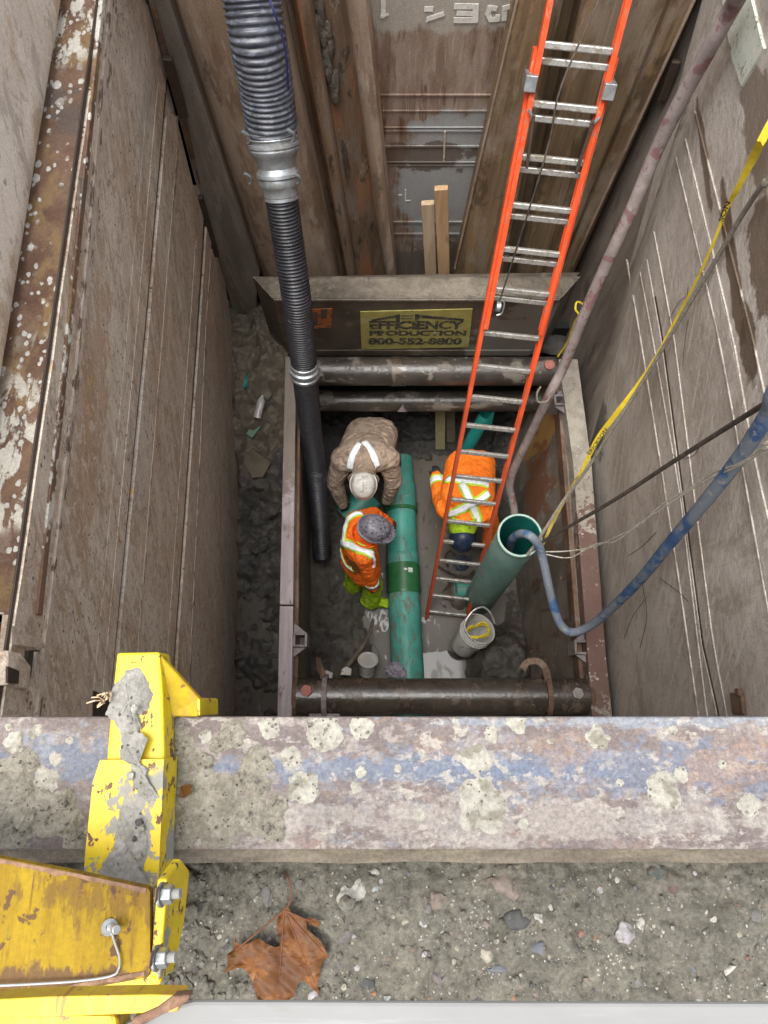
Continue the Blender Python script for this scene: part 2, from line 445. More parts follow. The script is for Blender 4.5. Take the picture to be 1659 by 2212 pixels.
m_rail_l = mat("purple_worn_timber", (.30, .25, .26), (.42, .365, .375), s=(22, 2.0, 10), rough=.6, bump=.45, bs=(80, 8, 30), grain=.2, layers=[
    N((14, 4, 8), .58, .64, (.15, .095, .08), amt=.85), N((8, 1.2, 4), .62, .68, (.42, .37, .31), amt=.8), N((40, 10, 20), .66, .7, (.07, .05, .045), amt=.8),
    B((-.78, 2.5, -5.1), (.2, 1.05, .3), (.175, .145, .115), ns=6, wob=.9, amt=.9)])
m_rail_r = mat("clay_spattered_rail", (.25, .222, .182), (.35, .315, .265), s=9, rough=.75, bump=.5, bs=50, grain=.2, layers=[
    N(14, .56, .64, (.16, .13, .105), amt=.7), B((1.55, .55, -5.1), (.2, .75, .3), (.125, .066, .052), ns=14, wob=1.6, amt=.9), S(22, .16, .22, (.42, .39, .34), keep=.5, ks=2.5, h=.6)])
m_box_panel = mat("box_panel_mud", (.12, .10, .08), (.19, .165, .135), s=3, rough=.55, bump=.3, bs=25, grain=.2, layers=[
    N((3, 5, 1.5), .56, .64, (.10, .058, .036), amt=.85), N((4, 8, 2.5), .60, .66, (.26, .24, .22), amt=.7), N((12, 12, 1.6), .58, .63, (.36, .34, .315), amt=.6, mask=((2, 2, 1), .48, .6)), N((9, 7, 3), .60, .65, (.20, .075, .028), amt=.8), N((6, 7, 2.5), .66, .69, (.42, .25, .08), amt=.8),
    B((1.4, 2.3, -5.75), (.3, .16, .5), (.33, .19, .06), ns=(6, 9, 3), wob=1.2, amt=.9), B((1.4, 1.9, -6.0), (.3, .3, .35), (.17, .07, .03), ns=(6, 9, 4), wob=1.5, amt=.8)])
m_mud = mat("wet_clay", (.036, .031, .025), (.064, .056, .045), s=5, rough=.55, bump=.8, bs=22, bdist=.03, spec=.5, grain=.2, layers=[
    N(2.2, .5, .62, (.098, .088, .075), amt=.7), N(9, .56, .64, (.04, .034, .027), amt=.8, rough=.2), N(3.5, .60, .66, (.085, .08, .074), rough=.22, amt=.9), B((.3, 2.95, -6.9), (1.4, .75, .6), (.022, .02, .018), ns=4, wob=.5, amt=.85)])  # last blob darkens the far end, painting in the deep shade below the spreaders
m_side_mud = mat("broken_clay", (.058, .054, .048), (.095, .088, .078), s=4, rough=.6, bump=.7, bs=18, bdist=.03, spec=.5, grain=.2, layers=[
    N(2.2, .52, .62, (.09, .078, .062), amt=.8), B((-1.05, 2.75, -5.6), (.5, .7, .6), (.13, .11, .082), ns=5, wob=.5), N(5, .62, .68, (.13, .127, .12), amt=.6, rough=.25)])
m_water = mat("silty_water", (.068, .057, .045), (.088, .074, .059), s=2.0, rough=.42, bump=.05, bs=(9, 9, 9), spec=.2, layers=[N((9, 4, 5), .62, .68, (.22, .205, .185), amt=.6), N((16, 6, 9), .58, .64, (.06, .052, .044), rough=.06), N((3, 3, 3), .55, .65, (.08, .069, .056), amt=.7)])
m_puddle = mat("still_water", (.05, .045, .04), (.06, .053, .046), s=3, rough=.06, bump=.02, bs=(14, 14, 14), spec=.23, layers=[N((7, 5, 7), .56, .64, (.085, .075, .062), rough=.3, amt=.8)])
m_glint = mat("streaked_water", (.075, .065, .055), (.09, .08, .067), s=5, rough=.5, bump=.1, bs=12, spec=.25, layers=[N((16, 9, 10), .47, .56, (.05, .045, .04), rough=.08, dist=1.5)])
m_gravel = mat("gravelly_clay", (.082, .076, .059), (.118, .11, .088), s=18, rough=.85, bump=.6, bs=150, bdist=.006, grain=.3, layers=[
    N(45, .56, .64, (.062, .054, .042), amt=.7), S(150, .20, .26, (.28, .265, .23), keep=.55, ks=20), S(120, .20, .27, (.035, .032, .028), keep=.54, ks=25), N(7, .55, .66, (.15, .136, .108), amt=.6)])
m_ground = mat("far_ground", (.15, .13, .10), (.22, .195, .155), s=1.5, rough=.9, bump=.4)
m_beam = mat("lilac_rusted_beam", (.104, .082, .076), (.162, .13, .12), s=(9, 14, 9), rough=.66, bump=.4, bs=(90, 130, 90), bdist=.004, grain=.28, layers=[
    N((16, 26, 30), .52, .60, (.225, .195, .176), amt=.7), N((12, 20, 10), .56, .63, (.102, .084, .09), amt=.6), N((14, 20, 16), .57, .63, (.20, .13, .095), amt=.4),
    B((.42, -.095, -1.1), (.36, .034, .3), (.098, .128, .185), ns=(30, 38, 20), wob=2.2, amt=.55, e=.3), B((-.02, -.095, -1.1), (.32, .015, .3), (.098, .118, .16), ns=(24, 34, 20), wob=2.2, amt=.8, e=.2),
    B((-.42, -.085, -1.1), (.14, .03, .3), (.098, .118, .158), ns=(26, 34, 20), wob=2.2, amt=.75, e=.2), B((.6, -.025, -1.1), (.4, .010, .3), (.165, .20, .24), ns=(24, 50, 20), wob=2.6, amt=.55, e=.3),
    N((40, 60, 44), .52, .60, (.17, .19, .22), amt=.45, mask=((5, 14, 6), .50, .56)),
    N((30, 44, 30), .55, .60, (.14, .148, .168), amt=.4, mask=((6, 9, 6), .48, .56)),
    N((40, 60, 70), .52, .58, (.285, .262, .225), amt=.75, mask=((5, 9, 5), .48, .56)), B((.3, -.165, -1.1), (.6, .024, .3), (.26, .237, .21), ns=(30, 44, 26), wob=3.2, amt=.5, e=.35),
    B((.5, -.09, -1.1), (.06, .03, .3), (.21, .132, .09), ns=(40, 50, 26), wob=2.2, amt=.5, e=.25), B((.58, -.075, -1.1), (.04, .018, .3), (.205, .13, .09), ns=(40, 50, 26), wob=2.2, amt=.45, e=.25), B((.27, -.075, -1.1), (.03, .035, .3), (.205, .135, .095), ns=(40, 50, 26), wob=2.4, amt=.4, e=.25),
    N((9, 120, 60), .60, .66, (.22, .195, .18), amt=.45), N((60, 8, 60), .62, .67, (.09, .07, .068), amt=.5, mask=((9, 5, 9), .5, .58)), N((120, 150, 100), .62, .70, (.30, .275, .245), amt=.6), N((150, 170, 100), .62, .67, (.07, .055, .05), amt=.6)])
m_beam_side = mat("beam_clay_edge", (.115, .094, .07), (.175, .147, .113), s=(8, 40, 60), rough=.8, bump=.6, bs=90, grain=.2)
m_mortar = mat("lime_mortar", (.255, .242, .203), (.33, .315, .27), s=40, rough=.9, bump=.8, bs=160, bdist=.004, grain=.2, layers=[
    S(110, .18, .26, (.09, .08, .065), keep=.50, ks=30), N(28, .52, .60, (.165, .148, .115), amt=.8)])
m_mortar_mud = mat("mortar_mud", (.18, .163, .128), (.265, .243, .196), s=40, rough=.9, bump=1.0, bs=120, bdist=.006, grain=.25, layers=[
    S(120, .18, .26, (.065, .055, .045), keep=.5, ks=30), N(30, .58, .66, (.25, .235, .20), amt=.7)])
m_yellow = mat("chipped_yellow_paint", (.50, .355, .008), (.57, .42, .014), s=20, rough=.45, bump=.25, bs=60, bdist=.002, grain=.08, layers=[
    N((46, 30, 46), .585, .61, (.12, .06, .04), rough=.8), N((120, 60, 120), .64, .68, (.20, .10, .05), amt=.8, mask=((9, 9, 9), .48, .56)),
    N((14, 10, 14), .545, .565, (.23, .22, .192), rough=.9, mask=((3, 5, 3), .44, .50), h=1.2)])
m_yellow_rust = mat("rust_dripped_yellow", (.42, .28, .010), (.50, .345, .016), s=(20, 20, 6), rough=.42, bump=.2, bs=60, bdist=.002, grain=.1, layers=[
    N((70, 20, 4), .50, .60, (.46, .25, .04), amt=.8), N((110, 20, 6), .56, .62, (.26, .11, .03), amt=.85, mask=((9, 9, 5), .44, .55)), N((60, 60, 40), .62, .66, (.16, .075, .04), amt=.9)])
m_arm = mat("rust_dripped_arm", (.215, .135, .004), (.275, .178, .006), s=(20, 6, 20), rough=.6, spec=.15, bump=.25, bs=60, bdist=.002, grain=.12, layers=[
    N((70, 3.0, 20), .48, .58, (.19, .10, .006), amt=.4), N((120, 5, 20), .565, .605, (.085, .034, .01), amt=.85, mask=((9, 4, 9), .42, .54)), N((50, 30, 60), .57, .61, (.095, .046, .026), amt=.9, mask=((6, 5, 6), .45, .56)),
    B(pz(260, 1925, -.9), (.09, .022, .1), (.085, .04, .016), ns=(60, 22, 30), wob=3.0, amt=.55, e=.3), B(pz(150, 2120, -.9), (.2, .014, .1), (.09, .045, .026), ns=(60, 22, 30), wob=2.4, amt=.85, e=.3), N((34, 26, 34), .60, .635, (.075, .036, .02), amt=.9), N((90, 60, 90), .62, .66, (.10, .05, .025), amt=.8)])
m_rust_edge = mat("rusted_edge", (.13, .07, .045), (.24, .14, .08), s=30, rough=.75, bump=.4, bs=90, grain=.2)
m_zinc = mat("zinc_plate", (.34, .355, .355), (.45, .465, .465), s=30, rough=.35, metal=.85, bump=.1, bs=60, layers=[N(40, .6, .68, (.35, .3, .22), amt=.5, rough=.6)])
m_alu = mat("muddy_aluminium", (.50, .49, .46), (.66, .65, .62), s=(20, 20, 20), rough=.38, metal=.75, bump=.2, bs=60, layers=[N(16, .50, .60, (.27, .23, .175), amt=.85, rough=.8), N(50, .62, .68, (.2, .16, .12), amt=.7, rough=.8)])
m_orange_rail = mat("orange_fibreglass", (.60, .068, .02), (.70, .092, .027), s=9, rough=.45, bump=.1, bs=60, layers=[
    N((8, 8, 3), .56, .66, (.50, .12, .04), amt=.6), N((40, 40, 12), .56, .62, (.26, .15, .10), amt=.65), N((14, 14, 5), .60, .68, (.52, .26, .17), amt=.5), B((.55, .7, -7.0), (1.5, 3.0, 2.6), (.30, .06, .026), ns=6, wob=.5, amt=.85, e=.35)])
m_hose_black = mat("ribbed_black_rubber", (.012, .012, .016), (.024, .024, .03), s=9, rough=.42, bump=.15, bs=60, spec=.6, layers=[
    N((26, 26, 60), .60, .68, (.12, .12, .135), amt=.6, rough=.7), N((5, 5, 3), .62, .70, (.11, .105, .10), amt=.6, rough=.7)])
m_hose_upper = mat("ribbed_grey_rubber", (.035, .038, .05), (.07, .075, .092), s=10, rough=.4, bump=.15, bs=60, spec=.6, layers=[
    N((20, 20, 40), .52, .62, (.15, .165, .20), amt=.6, rough=.6), N((9, 9, 3), .60, .68, (.03, .03, .035), amt=.7)])
m_galv = mat("galvanised_coupling", (.28, .30, .315), (.42, .445, .46), s=14, rough=.42, metal=.7, bump=.12, bs=40, layers=[N(12, .54, .62, (.24, .225, .20), amt=.7, rough=.7), N(40, .60, .66, (.16, .14, .12), amt=.6, rough=.8)])
m_green = mat("green_sewer_pipe", (.03, .215, .17), (.06, .285, .23), s=4, rough=.42, bump=.15, bs=30, spec=.45, layers=[
    N((16, 7, 14), .56, .62, (.125, .112, .09), amt=.8, rough=.75, h=.6, dist=1.0), N((3, 3, 3), .56, .66, (.05, .115, .09), amt=.5), N((6, 5, 6), .52, .62, (.09, .215, .175), amt=.5), S(28, .12, .18, (.04, .05, .04), keep=.52, ks=3)])
m_green_mud = mat("muddy_green_pipe", (.035, .22, .175), (.065, .285, .23), s=5, rough=.5, bump=.2, bs=30, layers=[
    N((16, 7, 14), .52, .58, (.145, .122, .098), rough=.8, h=.8, amt=.85, dist=1.0), N((40, 14, 30), .58, .64, (.17, .155, .13), rough=.8, amt=.8), N(22, .62, .68, (.28, .27, .25), amt=.7)])
m_green_dark = mat("dark_green_coupling", (.018, .095, .032), (.03, .13, .05), s=7, rough=.38, bump=.12, bs=30, layers=[N((8, 8, 8), .60, .68, (.11, .10, .08), amt=.7, rough=.7)])
m_green_dull = mat("dull_green_pipe", (.085, .155, .136), (.14, .215, .19), s=(5, 5, 2), rough=.45, bump=.15, bs=30, layers=[
    N((7, 7, 2), .56, .66, (.15, .16, .14), amt=.7, rough=.7), N((6, 6, 3), .62, .68, (.04, .05, .042), amt=.7)])
m_rim = plain("worn_pale_rim", (.26, .38, .33), rough=.5)
m_green_in = plain("green_pipe_bore", (.016, .185, .16), rough=.4, var=.12, s=6)
m_sticker = plain("pale_sticker", (.55, .60, .54), rough=.5)
m_blue_hose = mat("muddy_blue_hose", (.03, .075, .18), (.055, .12, .25), s=12, rough=.5, bump=.3, bs=50, layers=[N((9, 9, 9), .42, .52, (.17, .185, .205), amt=.85, rough=.8), N(22, .58, .64, (.27, .265, .25), amt=.8, rough=.85)])
m_red_hose = mat("clay_caked_red_hose", (.25, .205, .195), (.34, .285, .27), s=7, rough=.75, bump=.4, bs=50, layers=[N((9, 9, 9), .555, .60, (.20, .06, .07), amt=.65), N(26, .6, .66, (.17, .14, .125), amt=.6)])
m_strap = mat("yellow_webbing", (.60, .44, .02), (.70, .53, .04), s=20, rough=.7, bump=.2, bs=150, layers=[N((9, 9, 9), .60, .68, (.42, .32, .07), amt=.8), B((1.15, 1.2, -5.8), (.5, .6, 1.5), (.32, .25, .06), ns=9, wob=.9, amt=.85)])
m_black = plain("black_print", (.02, .02, .018), rough=.7)
m_rope_tan = mat("muddy_rope", (.17, .148, .12), (.25, .22, .18), s=60, rough=.9, bump=.6, bs=200)
m_cable = plain("brown_black_cable", (.065, .052, .042), rough=.6, s=20, var=.3)
m_string = plain("pale_string", (.40, .37, .31), rough=.9, s=80, var=.3)
m_wood = mat("fresh_lumber", (.42, .305, .195), (.53, .40, .27), s=(30, 30, 2.0), rough=.75, bump=.3, bs=(80, 80, 8), layers=[N((10, 10, 4), .6, .68, (.33, .25, .17), amt=.7)])
m_wood_orange = mat("orange_lumber", (.40, .245, .125), (.50, .325, .18), s=(30, 30, 2.0), rough=.75, bump=.3, bs=(80, 80, 8), layers=[N((10, 10, 6), .58, .66, (.26, .17, .10), amt=.8)])
m_wood_dull = mat("wet_lumber", (.24, .21, .11), (.31, .27, .15), s=(30, 30, 3), rough=.7, bump=.3, bs=(80, 80, 8))
m_wood_muddy = mat("muddy_timber", (.095, .075, .052), (.14, .115, .082), s=(6, 6, 20), rough=.8, bump=.5, bs=40)
m_white_wood = mat("white_painted_plank", (.17, .17, .166), (.20, .20, .194), s=(3, 20, 20), rough=.6, bump=.15, bs=(10, 90, 90), bdist=.003, layers=[N((8, 60, 60), .64, .70, (.165, .157, .14), amt=.7), N((3, 40, 40), .56, .64, (.235, .232, .225), amt=.6)])
m_leaf = mat("wet_brown_leaf", (.085, .028, .006), (.145, .053, .010), s=22, rough=.5, bump=.35, bs=90, bdist=.002, spec=.2, layers=[N(14, .52, .62, (.085, .045, .016), amt=.75), N(30, .58, .66, (.20, .085, .025), amt=.6), N(60, .55, .63, (.05, .018, .006), amt=.7), N((9, 14, 9), .54, .62, (.06, .024, .008), amt=.65)])
m_vein = plain("leaf_vein", (.12, .045, .02), rough=.5)
m_bucket = mat("dirty_white_plastic", (.36, .355, .33), (.46, .45, .42), s=8, rough=.45, bump=.15, bs=40, layers=[N((8, 8, 5), .54, .62, (.20, .18, .15), amt=.85, rough=.75)])
m_yrope = plain("yellow_rope", (.55, .42, .02), rough=.7, s=60, var=.25)
m_sign = mat("dirty_yellow_sign", (.30, .265, .07), (.38, .34, .11), s=9, rough=.6, bump=.2, bs=60, layers=[
    N((20, 9, 50), .60, .66, (.09, .075, .035), amt=.85, rot=(0, R(30), 0)), N((7, 7, 7), .54, .64, (.36, .36, .20), amt=.7), N(24, .62, .68, (.12, .10, .055), amt=.7)])
m_sign_ink = mat("worn_sign_ink", (.035, .035, .03), (.06, .058, .048), s=20, rough=.7, bump=.1, layers=[N(40, .55, .60, (.24, .215, .09), amt=.85)])
m_orange_paint = mat("worn_orange_paint", (.33, .10, .025), (.42, .14, .04), s=20, rough=.7, bump=.2, layers=[N((25, 9, 25), .50, .58, (.09, .07, .055), amt=.9)])
m_white_mark = mat("worn_white_paint", (.62, .60, .54), (.72, .70, .64), s=30, rough=.7, bump=.2, layers=[N(40, .58, .66, (.36, .32, .27), amt=.8)])
m_bolt_pink = plain("red_oxide_bolt", (.40, .155, .125), rough=.6)
m_bolt_grey = plain("grey_bolt", (.25, .24, .22), rough=.6)
m_bracket = mat("lilac_grey_bracket", (.17, .145, .145), (.25, .22, .22), s=18, rough=.6, bump=.3, bs=60, layers=[N(20, .58, .66, (.12, .07, .05), amt=.7)])
# clothes and skin
def cloth(name, a, b, dirt=None, keep=.56, rough=.8):
    ls = [N((14, 14, 14), keep, keep + .08, dirt, amt=.85)] if dirt else []
    return mat(name, a, b, s=16, rough=rough, bump=.9, bs=(20, 20, 26), bdist=.03, layers=ls, spec=.2)
m_orange_cloth = mat("hi_vis_orange_cloth", (.80, .13, .012), (.92, .19, .02), s=16, rough=.8, bump=.9, bs=(20, 20, 26), bdist=.03, spec=.2, layers=[N((14, 14, 14), .60, .68, (.26, .10, .035), amt=.85), B(pz(770, 1215, -5.75), (.10, .10, .14), (.15, .065, .03), ns=14, wob=.7, amt=.9)])
m_orange_clean = cloth("bright_orange_cloth", (.93, .19, .015), (1.0, .235, .025))
m_lime = cloth("hi_vis_lime_cloth", (.36, .56, .02), (.48, .70, .04), (.09, .12, .02), .57)
m_tan_cloth = cloth("clay_caked_jacket", (.33, .245, .18), (.44, .345, .265), (.23, .17, .132), .52)
m_dark_cloth = cloth("dark_wet_cloth", (.022, .022, .024), (.04, .04, .042))
m_brown_cloth = cloth("muddy_trousers", (.085, .075, .062), (.13, .115, .095))
m_skin = plain("skin", (.34, .19, .13), rough=.55, var=.1)
m_glove_red = plain("dark_red_glove", (.16, .025, .02), rough=.8)
m_reflect = plain("silver_reflective_tape", (.74, .77, .80), rough=.4, var=.08)
m_lime_trim = plain("lime_tape_edge", (.42, .62, .05), rough=.7)
m_hat_white = mat("scuffed_white_helmet", (.52, .50, .46), (.64, .62, .58), s=18, rough=.4, bump=.1, layers=[N((14, 14, 30), .54, .64, (.24, .21, .17), amt=.8)])
m_hat_grey = mat("patterned_grey_helmet", (.10, .095, .12), (.17, .16, .19), s=26, rough=.35, bump=.1, layers=[S(34, .30, .36, (.065, .06, .075)), N(40, .58, .64, (.36, .35, .37), amt=.7), dict(k='cracks', s=34, lo=.03, hi=.06, col=(.30, .29, .31), amt=.5)])
m_hat_navy = mat("navy_helmet", (.006, .012, .028), (.012, .022, .045), s=20, rough=.5, layers=[N(24, .56, .64, (.05, .045, .04), amt=.8)])

# ------------------------------------------------------------------ SETTING: ground, trench floor, water
def grid_obj(name, x0, x1, y0, y1, step, hf, m, kind='structure', skirt=None):
    nx = max(2, int((x1 - x0) / step)); ny = max(2, int((y1 - y0) / step))
    vs, fs = [], []
    for j in range(ny + 1):
        for i in range(nx + 1):
            x = x0 + (x1 - x0) * i / nx; y = y0 + (y1 - y0) * j / ny
            q = hf(x, y)
            vs.append(q if hasattr(q, '__len__') else (x, y, q))
    for j in range(ny):
        for i in range(nx):
            a = j * (nx + 1) + i
            fs.append((a, a + 1, a + nx + 2, a + nx + 1))
    mb = MB(); mb.add(vs, fs)
    o = mb.build(name, m, smooth=True, angle=60)
    if kind: o["kind"] = kind
    return o

GZ = -1.19
mb = MB()
def slab(x0, x1, y0, y1, z):
    mb.add([(x0, y0, z), (x1, y0, z), (x1, y1, z), (x0, y1, z)], [(0, 1, 2, 3)])
slab(-80, 80, -80, -.23, GZ - .06); slab(-80, 80, 3.75, 80, GZ - .06)
slab(-80, -1.62, -.23, 3.75, GZ - .06); slab(2.0, 80, -.23, 3.75, GZ - .06)
mb.build("ground", m_gravel)["kind"] = 'structure'

def gravel_h(x, y):
    e = smooth01(-.20, -.27, y)                         # dips under the beam flange
    h = .016 * nz(x * 9, y * 9, 1.3, 3) + .012 * abs(nz(x * 24, y * 24, 4.1, 3)) + .006 * nz(x * 70, y * 70, 9.0, 3)
    left = smooth01(.1, -.35, x)
    h += .010 * left * abs(nz(x * 32, y * 32, 2.2, 3)) * 1.6
    return GZ - .022 * (1 - e) + h
grid_obj("gravel_ground", -.95, 1.0, -.62, -.205, .0042, gravel_h, m_gravel)

# clay floor of the trench
pm = pz(1060, 1435, DZ)
def floor_h(x, y):
    z = DZ - .10
    z += .16 * smooth01(.02, -.35, x) + .05 * nz(x * 3, y * 3, 2.0, 3) * smooth01(.3, -.1, x)
    z += .10 * smooth01(2.25, 2.6, y)
    d = math.hypot((x - pm.x - .05) / .34, (y - pm.y + .02) / .42)
    z += .36 * smooth01(1.15, .25, d)
    z += .26 * smooth01(1.05, 1.35, x) * smooth01(1.5, .4, y)
    z += .20 * smooth01(1.0, 1.3, x) * smooth01(1.4, 2.2, y)
    z += .05 * abs(nz(x * 7, y * 7, 5.0, 4)) + .02 * nz(x * 22, y * 22, 1.0, 3) + .10 * smooth01(1.2, .5, d) * abs(nz(x * 6, y * 6, 2.0, 4))
    return z
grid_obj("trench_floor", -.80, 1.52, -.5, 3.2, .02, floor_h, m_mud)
mb = MB(); mb.add([(-.8, -.5, DZ - .01), (1.5, -.5, DZ - .01), (1.5, 3.1, DZ - .01), (-.8, 3.1, DZ - .01)], [(0, 1, 2, 3)])
mb.build("water", m_water)["kind"] = 'structure'
# clear puddle near the spreader pipe
def pool(pix, name, sub=6, amp=5.0, z=DZ - .004):
    P = []
    for i in range(len(pix)):
        a_, b_ = Vector(pix[i]), Vector(pix[(i + 1) % len(pix)])
        for k in range(sub):
            q = a_.lerp(b_, k / sub); q += Vector((noise.noise(Vector((q.x / 9, q.y / 9, 1.0))), noise.noise(Vector((q.x / 9, q.y / 9, 7.0))))) * amp
            P.append(pz(q.x, q.y, z))
    m_ = MB(); vs = P; tri = tessellate_polygon([P]); m_.add(vs, [tuple(t) for t in tri])
    o_ = m_.build(name, m_puddle if sub == 6 else m_glint); o_["kind"] = 'structure'; return o_
pool([(890, 1480), (896, 1412), (930, 1409), (965, 1406), (990, 1412), (1020, 1424), (1035, 1450), (1035, 1500), (990, 1530), (910, 1530)], "puddle")
for pix in ([(788, 1322), (806, 1312), (826, 1308), (846, 1312), (846, 1340), (836, 1362), (816, 1366), (806, 1350), (796, 1336)], [(815, 1240), (826, 1238), (828, 1248), (818, 1250)], [(900, 1334), (922, 1332), (932, 1340), (918, 1346), (904, 1344)],
            [(901, 1213), (914, 1217), (930, 1227), (926, 1230), (908, 1222)], [(936, 1232), (944, 1240), (942, 1244), (934, 1236)], [(935, 1254), (942, 1258), (938, 1272), (932, 1266)], [(1040, 1440), (1060, 1428), (1078, 1424), (1070, 1446), (1050, 1458)],
            [(900, 1130), (918, 1132), (916, 1138), (902, 1136)], [(905, 1180), (925, 1184), (922, 1188), (906, 1185)]):
    pool(pix, "puddle", 5, 4.0, DZ - .006)

# mud heaped between the box and the left shoring panel
def berm_h(x, y):
    z = -6.12 + .62 * smooth01(1.7, 3.0, y) + .18 * smooth01(.9, 1.8, y)
    n1 = nz(x * 3.2, y * 3.2, 3.3, 4); n2 = abs(nz(x * 6, y * 6, 8.1, 4))
    z += .16 * n1 + .09 * n2 + .018 * nz(x * 25, y * 25, .4, 3)
    v = noise.voronoi(Vector((x * 4.5, y * 4.5, .3)))[0]
    z += .035 * smooth01(.0, .10, v[1] - v[0]) * smooth01(.6, 1.4, y)
    return z
grid_obj("side_mud", -1.5, -.80, -.5, 3.35, .016, berm_h, m_side_mud)
mb = MB(); mb.add([(-1.5, -.5, -6.10), (-.8, -.5, -6.10), (-.8, 1.2, -6.10), (-1.5, 1.2, -6.10)], [(0, 1, 2, 3)])
mb.build("seepage_water", m_water)["kind"] = 'structure'
grid_obj("side_mud_strip", 1.58, 1.95, -.5, 3.4, .03, lambda x, y: -5.95 + .12 * nz(x * 4, y * 4, 6.0, 3), m_side_mud)
grid_obj("back_mud", -.82, 1.6, 2.95, 3.7, .03, lambda x, y: -5.5 + .10 * nz(x * 4, y * 4, 7.0, 3), m_side_mud)

for pix in ([(508, 1448), (528, 1414), (548, 1388), (562, 1384), (556, 1408), (538, 1436), (520, 1474)], [(560, 1330), (574, 1300), (578, 1310), (566, 1350)], [(512, 1500), (530, 1480), (548, 1490), (530, 1520)]):
    pool(pix, "seepage_puddle", 5, 5.0, -6.094)
# end of the trench under the viewer
mb = MB(); mb.box((.2, -.34, -4.35), (3.8, .08, 6.0)); mb.build("near_wall", m_wall_r)["kind"] = 'structure'

# ------------------------------------------------------------------ left shoring
PL = plane(pz(510, 1300, -6.0), py(320, 0, 3.30), pz(525, 800, -6.0))
NL = PL[1] if PL[1].x > 0 else -PL[1]
def on_plane_x(pl, y, z):
    a, n = pl
    return a.x - (n.y * (y - a.y) + n.z * (z - a.z)) / n.x
def lx(y, z): return Vector((on_plane_x(PL, y, z), y, z))
E1, E2 = pp(320, 0, PL), pp(515, 792, PL)
def far_left(z):
    t = (z - E1.z) / (E2.z - E1.z); return lx(E1.y + (E2.y - E1.y) * t, z)
ZL = -2.06
lp = empty("shoring_wall", lx(1.2, -6.2), "ribbed muddy steel shoring panel along the left side, below the spattered flange", "shoring wall")
mb = MB(); Q = [lx(-.30, -6.25), far_left(-6.25), far_left(ZL - .012), lx(-.30, ZL - .012)]
mb.prism([p - NL * .004 for p in Q], -NL * .09); mb.build("back_sheet", m_wall_l, lp)

def U(line, v):
    """u of a polyline given as (u, v) points, at row v"""
    for i in range(len(line) - 1):
        a, b = line[i], line[i + 1]
        if v <= b[1] or i == len(line) - 2:
            return a[0] + (b[0] - a[0]) * (v - a[1]) / (b[1] - a[1])
def band(pl, n, la, lb, v0, v1, lift, depth, name, m, parent, jag=0.0, rows=14, bevel=.004):
    """a raised band on a wall between two lines of the rolled profile"""
    a = [pp(U(la, v0 + (v1 - v0) * i / rows), v0 + (v1 - v0) * i / rows, pl) for i in range(rows + 1)]
    b = [pp(U(lb, v0 + (v1 - v0) * i / rows), v0 + (v1 - v0) * i / rows, pl) for i in range(rows + 1)]
    if jag:
        for i, p in enumerate(a): p.z += jag * noise.noise(Vector((i * 1.3, v0, la[0][0])))
    poly = [p + n * lift for p in a] + [p + n * lift for p in reversed(b)]
    mb = MB(); mb.prism(poly, -n * depth)
    return mb.build(name, m, parent, bevel=bevel)
LG = [(207, 0), (105, 730), (20, 1327), (-12, 1549)]                  # under the flange
LW = [(230, 0), (164, 730), (97, 1315), (70, 1549)]
LW2 = [(254, 0), (173, 730), (105, 1315), (78, 1549)]
L3 = [(378, 0), (356, 223), (312, 730), (253, 1354), (234, 1560)]
L3b = [(390, 100), (378, 324), (345, 730), (292, 1405), (280, 1560)]
L4 = [(450, 300), (439, 522), (425, 730), (378, 1405), (366, 1560)]
L4b = [(462, 400), (440, 730), (409, 1393), (400, 1560)]
L5 = [(500, 500), (513, 730), (523, 925), (499, 1549)]
def off(l, d): return [(u + d, v) for u, v in l]
band(PL, NL, off(LG, 5), off(LG, 13), -60, 1600, -.002, .008, "dark_gap", m_gap, lp)
band(PL, NL, off(LG, 12.5), LW, -60, 1600, .005, .012, "edge_strip", m_wall_l, lp, jag=.008)
for la, va, w in ((L3, 120, 3), (L4, 380, 2.4)):
    band(PL, NL, off(la, -3), off(la, w), va, 1600, -.0025, .05, "dark_seam", m_gap, lp, jag=.02)
band(PL, NL, LW, LW2, -60, 1600, .014, .06, "weld_seam", m_seam, lp, jag=.006)
band(PL, NL, off(LW2, 3), off(L3, -4), 10, 1600, .006, .06, "face_sheet", m_wall_l, lp)
band(PL, NL, off(L3, -22), off(L3, -16), 180, 1600, .008, .02, "rib", m_wall_l, lp)
band(PL, NL, off(L3, -42), off(L3, -37), 240, 1600, .007, .02, "rib", m_wall_l, lp)
band(PL, NL, off(L3, 3), L3b, 250, 1600, .010, .06, "rib_band", m_wall_l, lp, jag=.01)
band(PL, NL, off(L3b, 0), off(L3b, 4), 320, 1600, .012, .05, "weld_seam", m_seam, lp, jag=.008)
band(PL, NL, off(L3b, 5), off(L4, -3), 400, 1600, .004, .06, "face_sheet", m_wall_l, lp)
band(PL, NL, off(L4, -18), off(L4, -13), 520, 1600, .006, .02, "rib", m_wall_l, lp)
band(PL, NL, off(L4, 3), L4b, 480, 1600, .009, .06, "rib_band", m_wall_l, lp, jag=.01)
band(PL, NL, off(L4b, 0), off(L4b, 3), 560, 1600, .012, .05, "weld_seam", m_seam, lp, jag=.006)
mb = MB(); v0 = 600
poly = [pp(U(off(L4b, 4), v), v, PL) for v in range(470, 1601, 60)] + [pp(497, 1600, PL), pp(499, 1549, PL), pp(515, 1200, PL), pp(523, 925, PL), pp(519, 850, PL), pp(514, 785, PL)]
mb.prism([p + NL * .004 for p in poly], -NL * .06); mb.build("lower_sheet", m_wall_l, lp, bevel=.006)
lp['kind'] = 'thing'
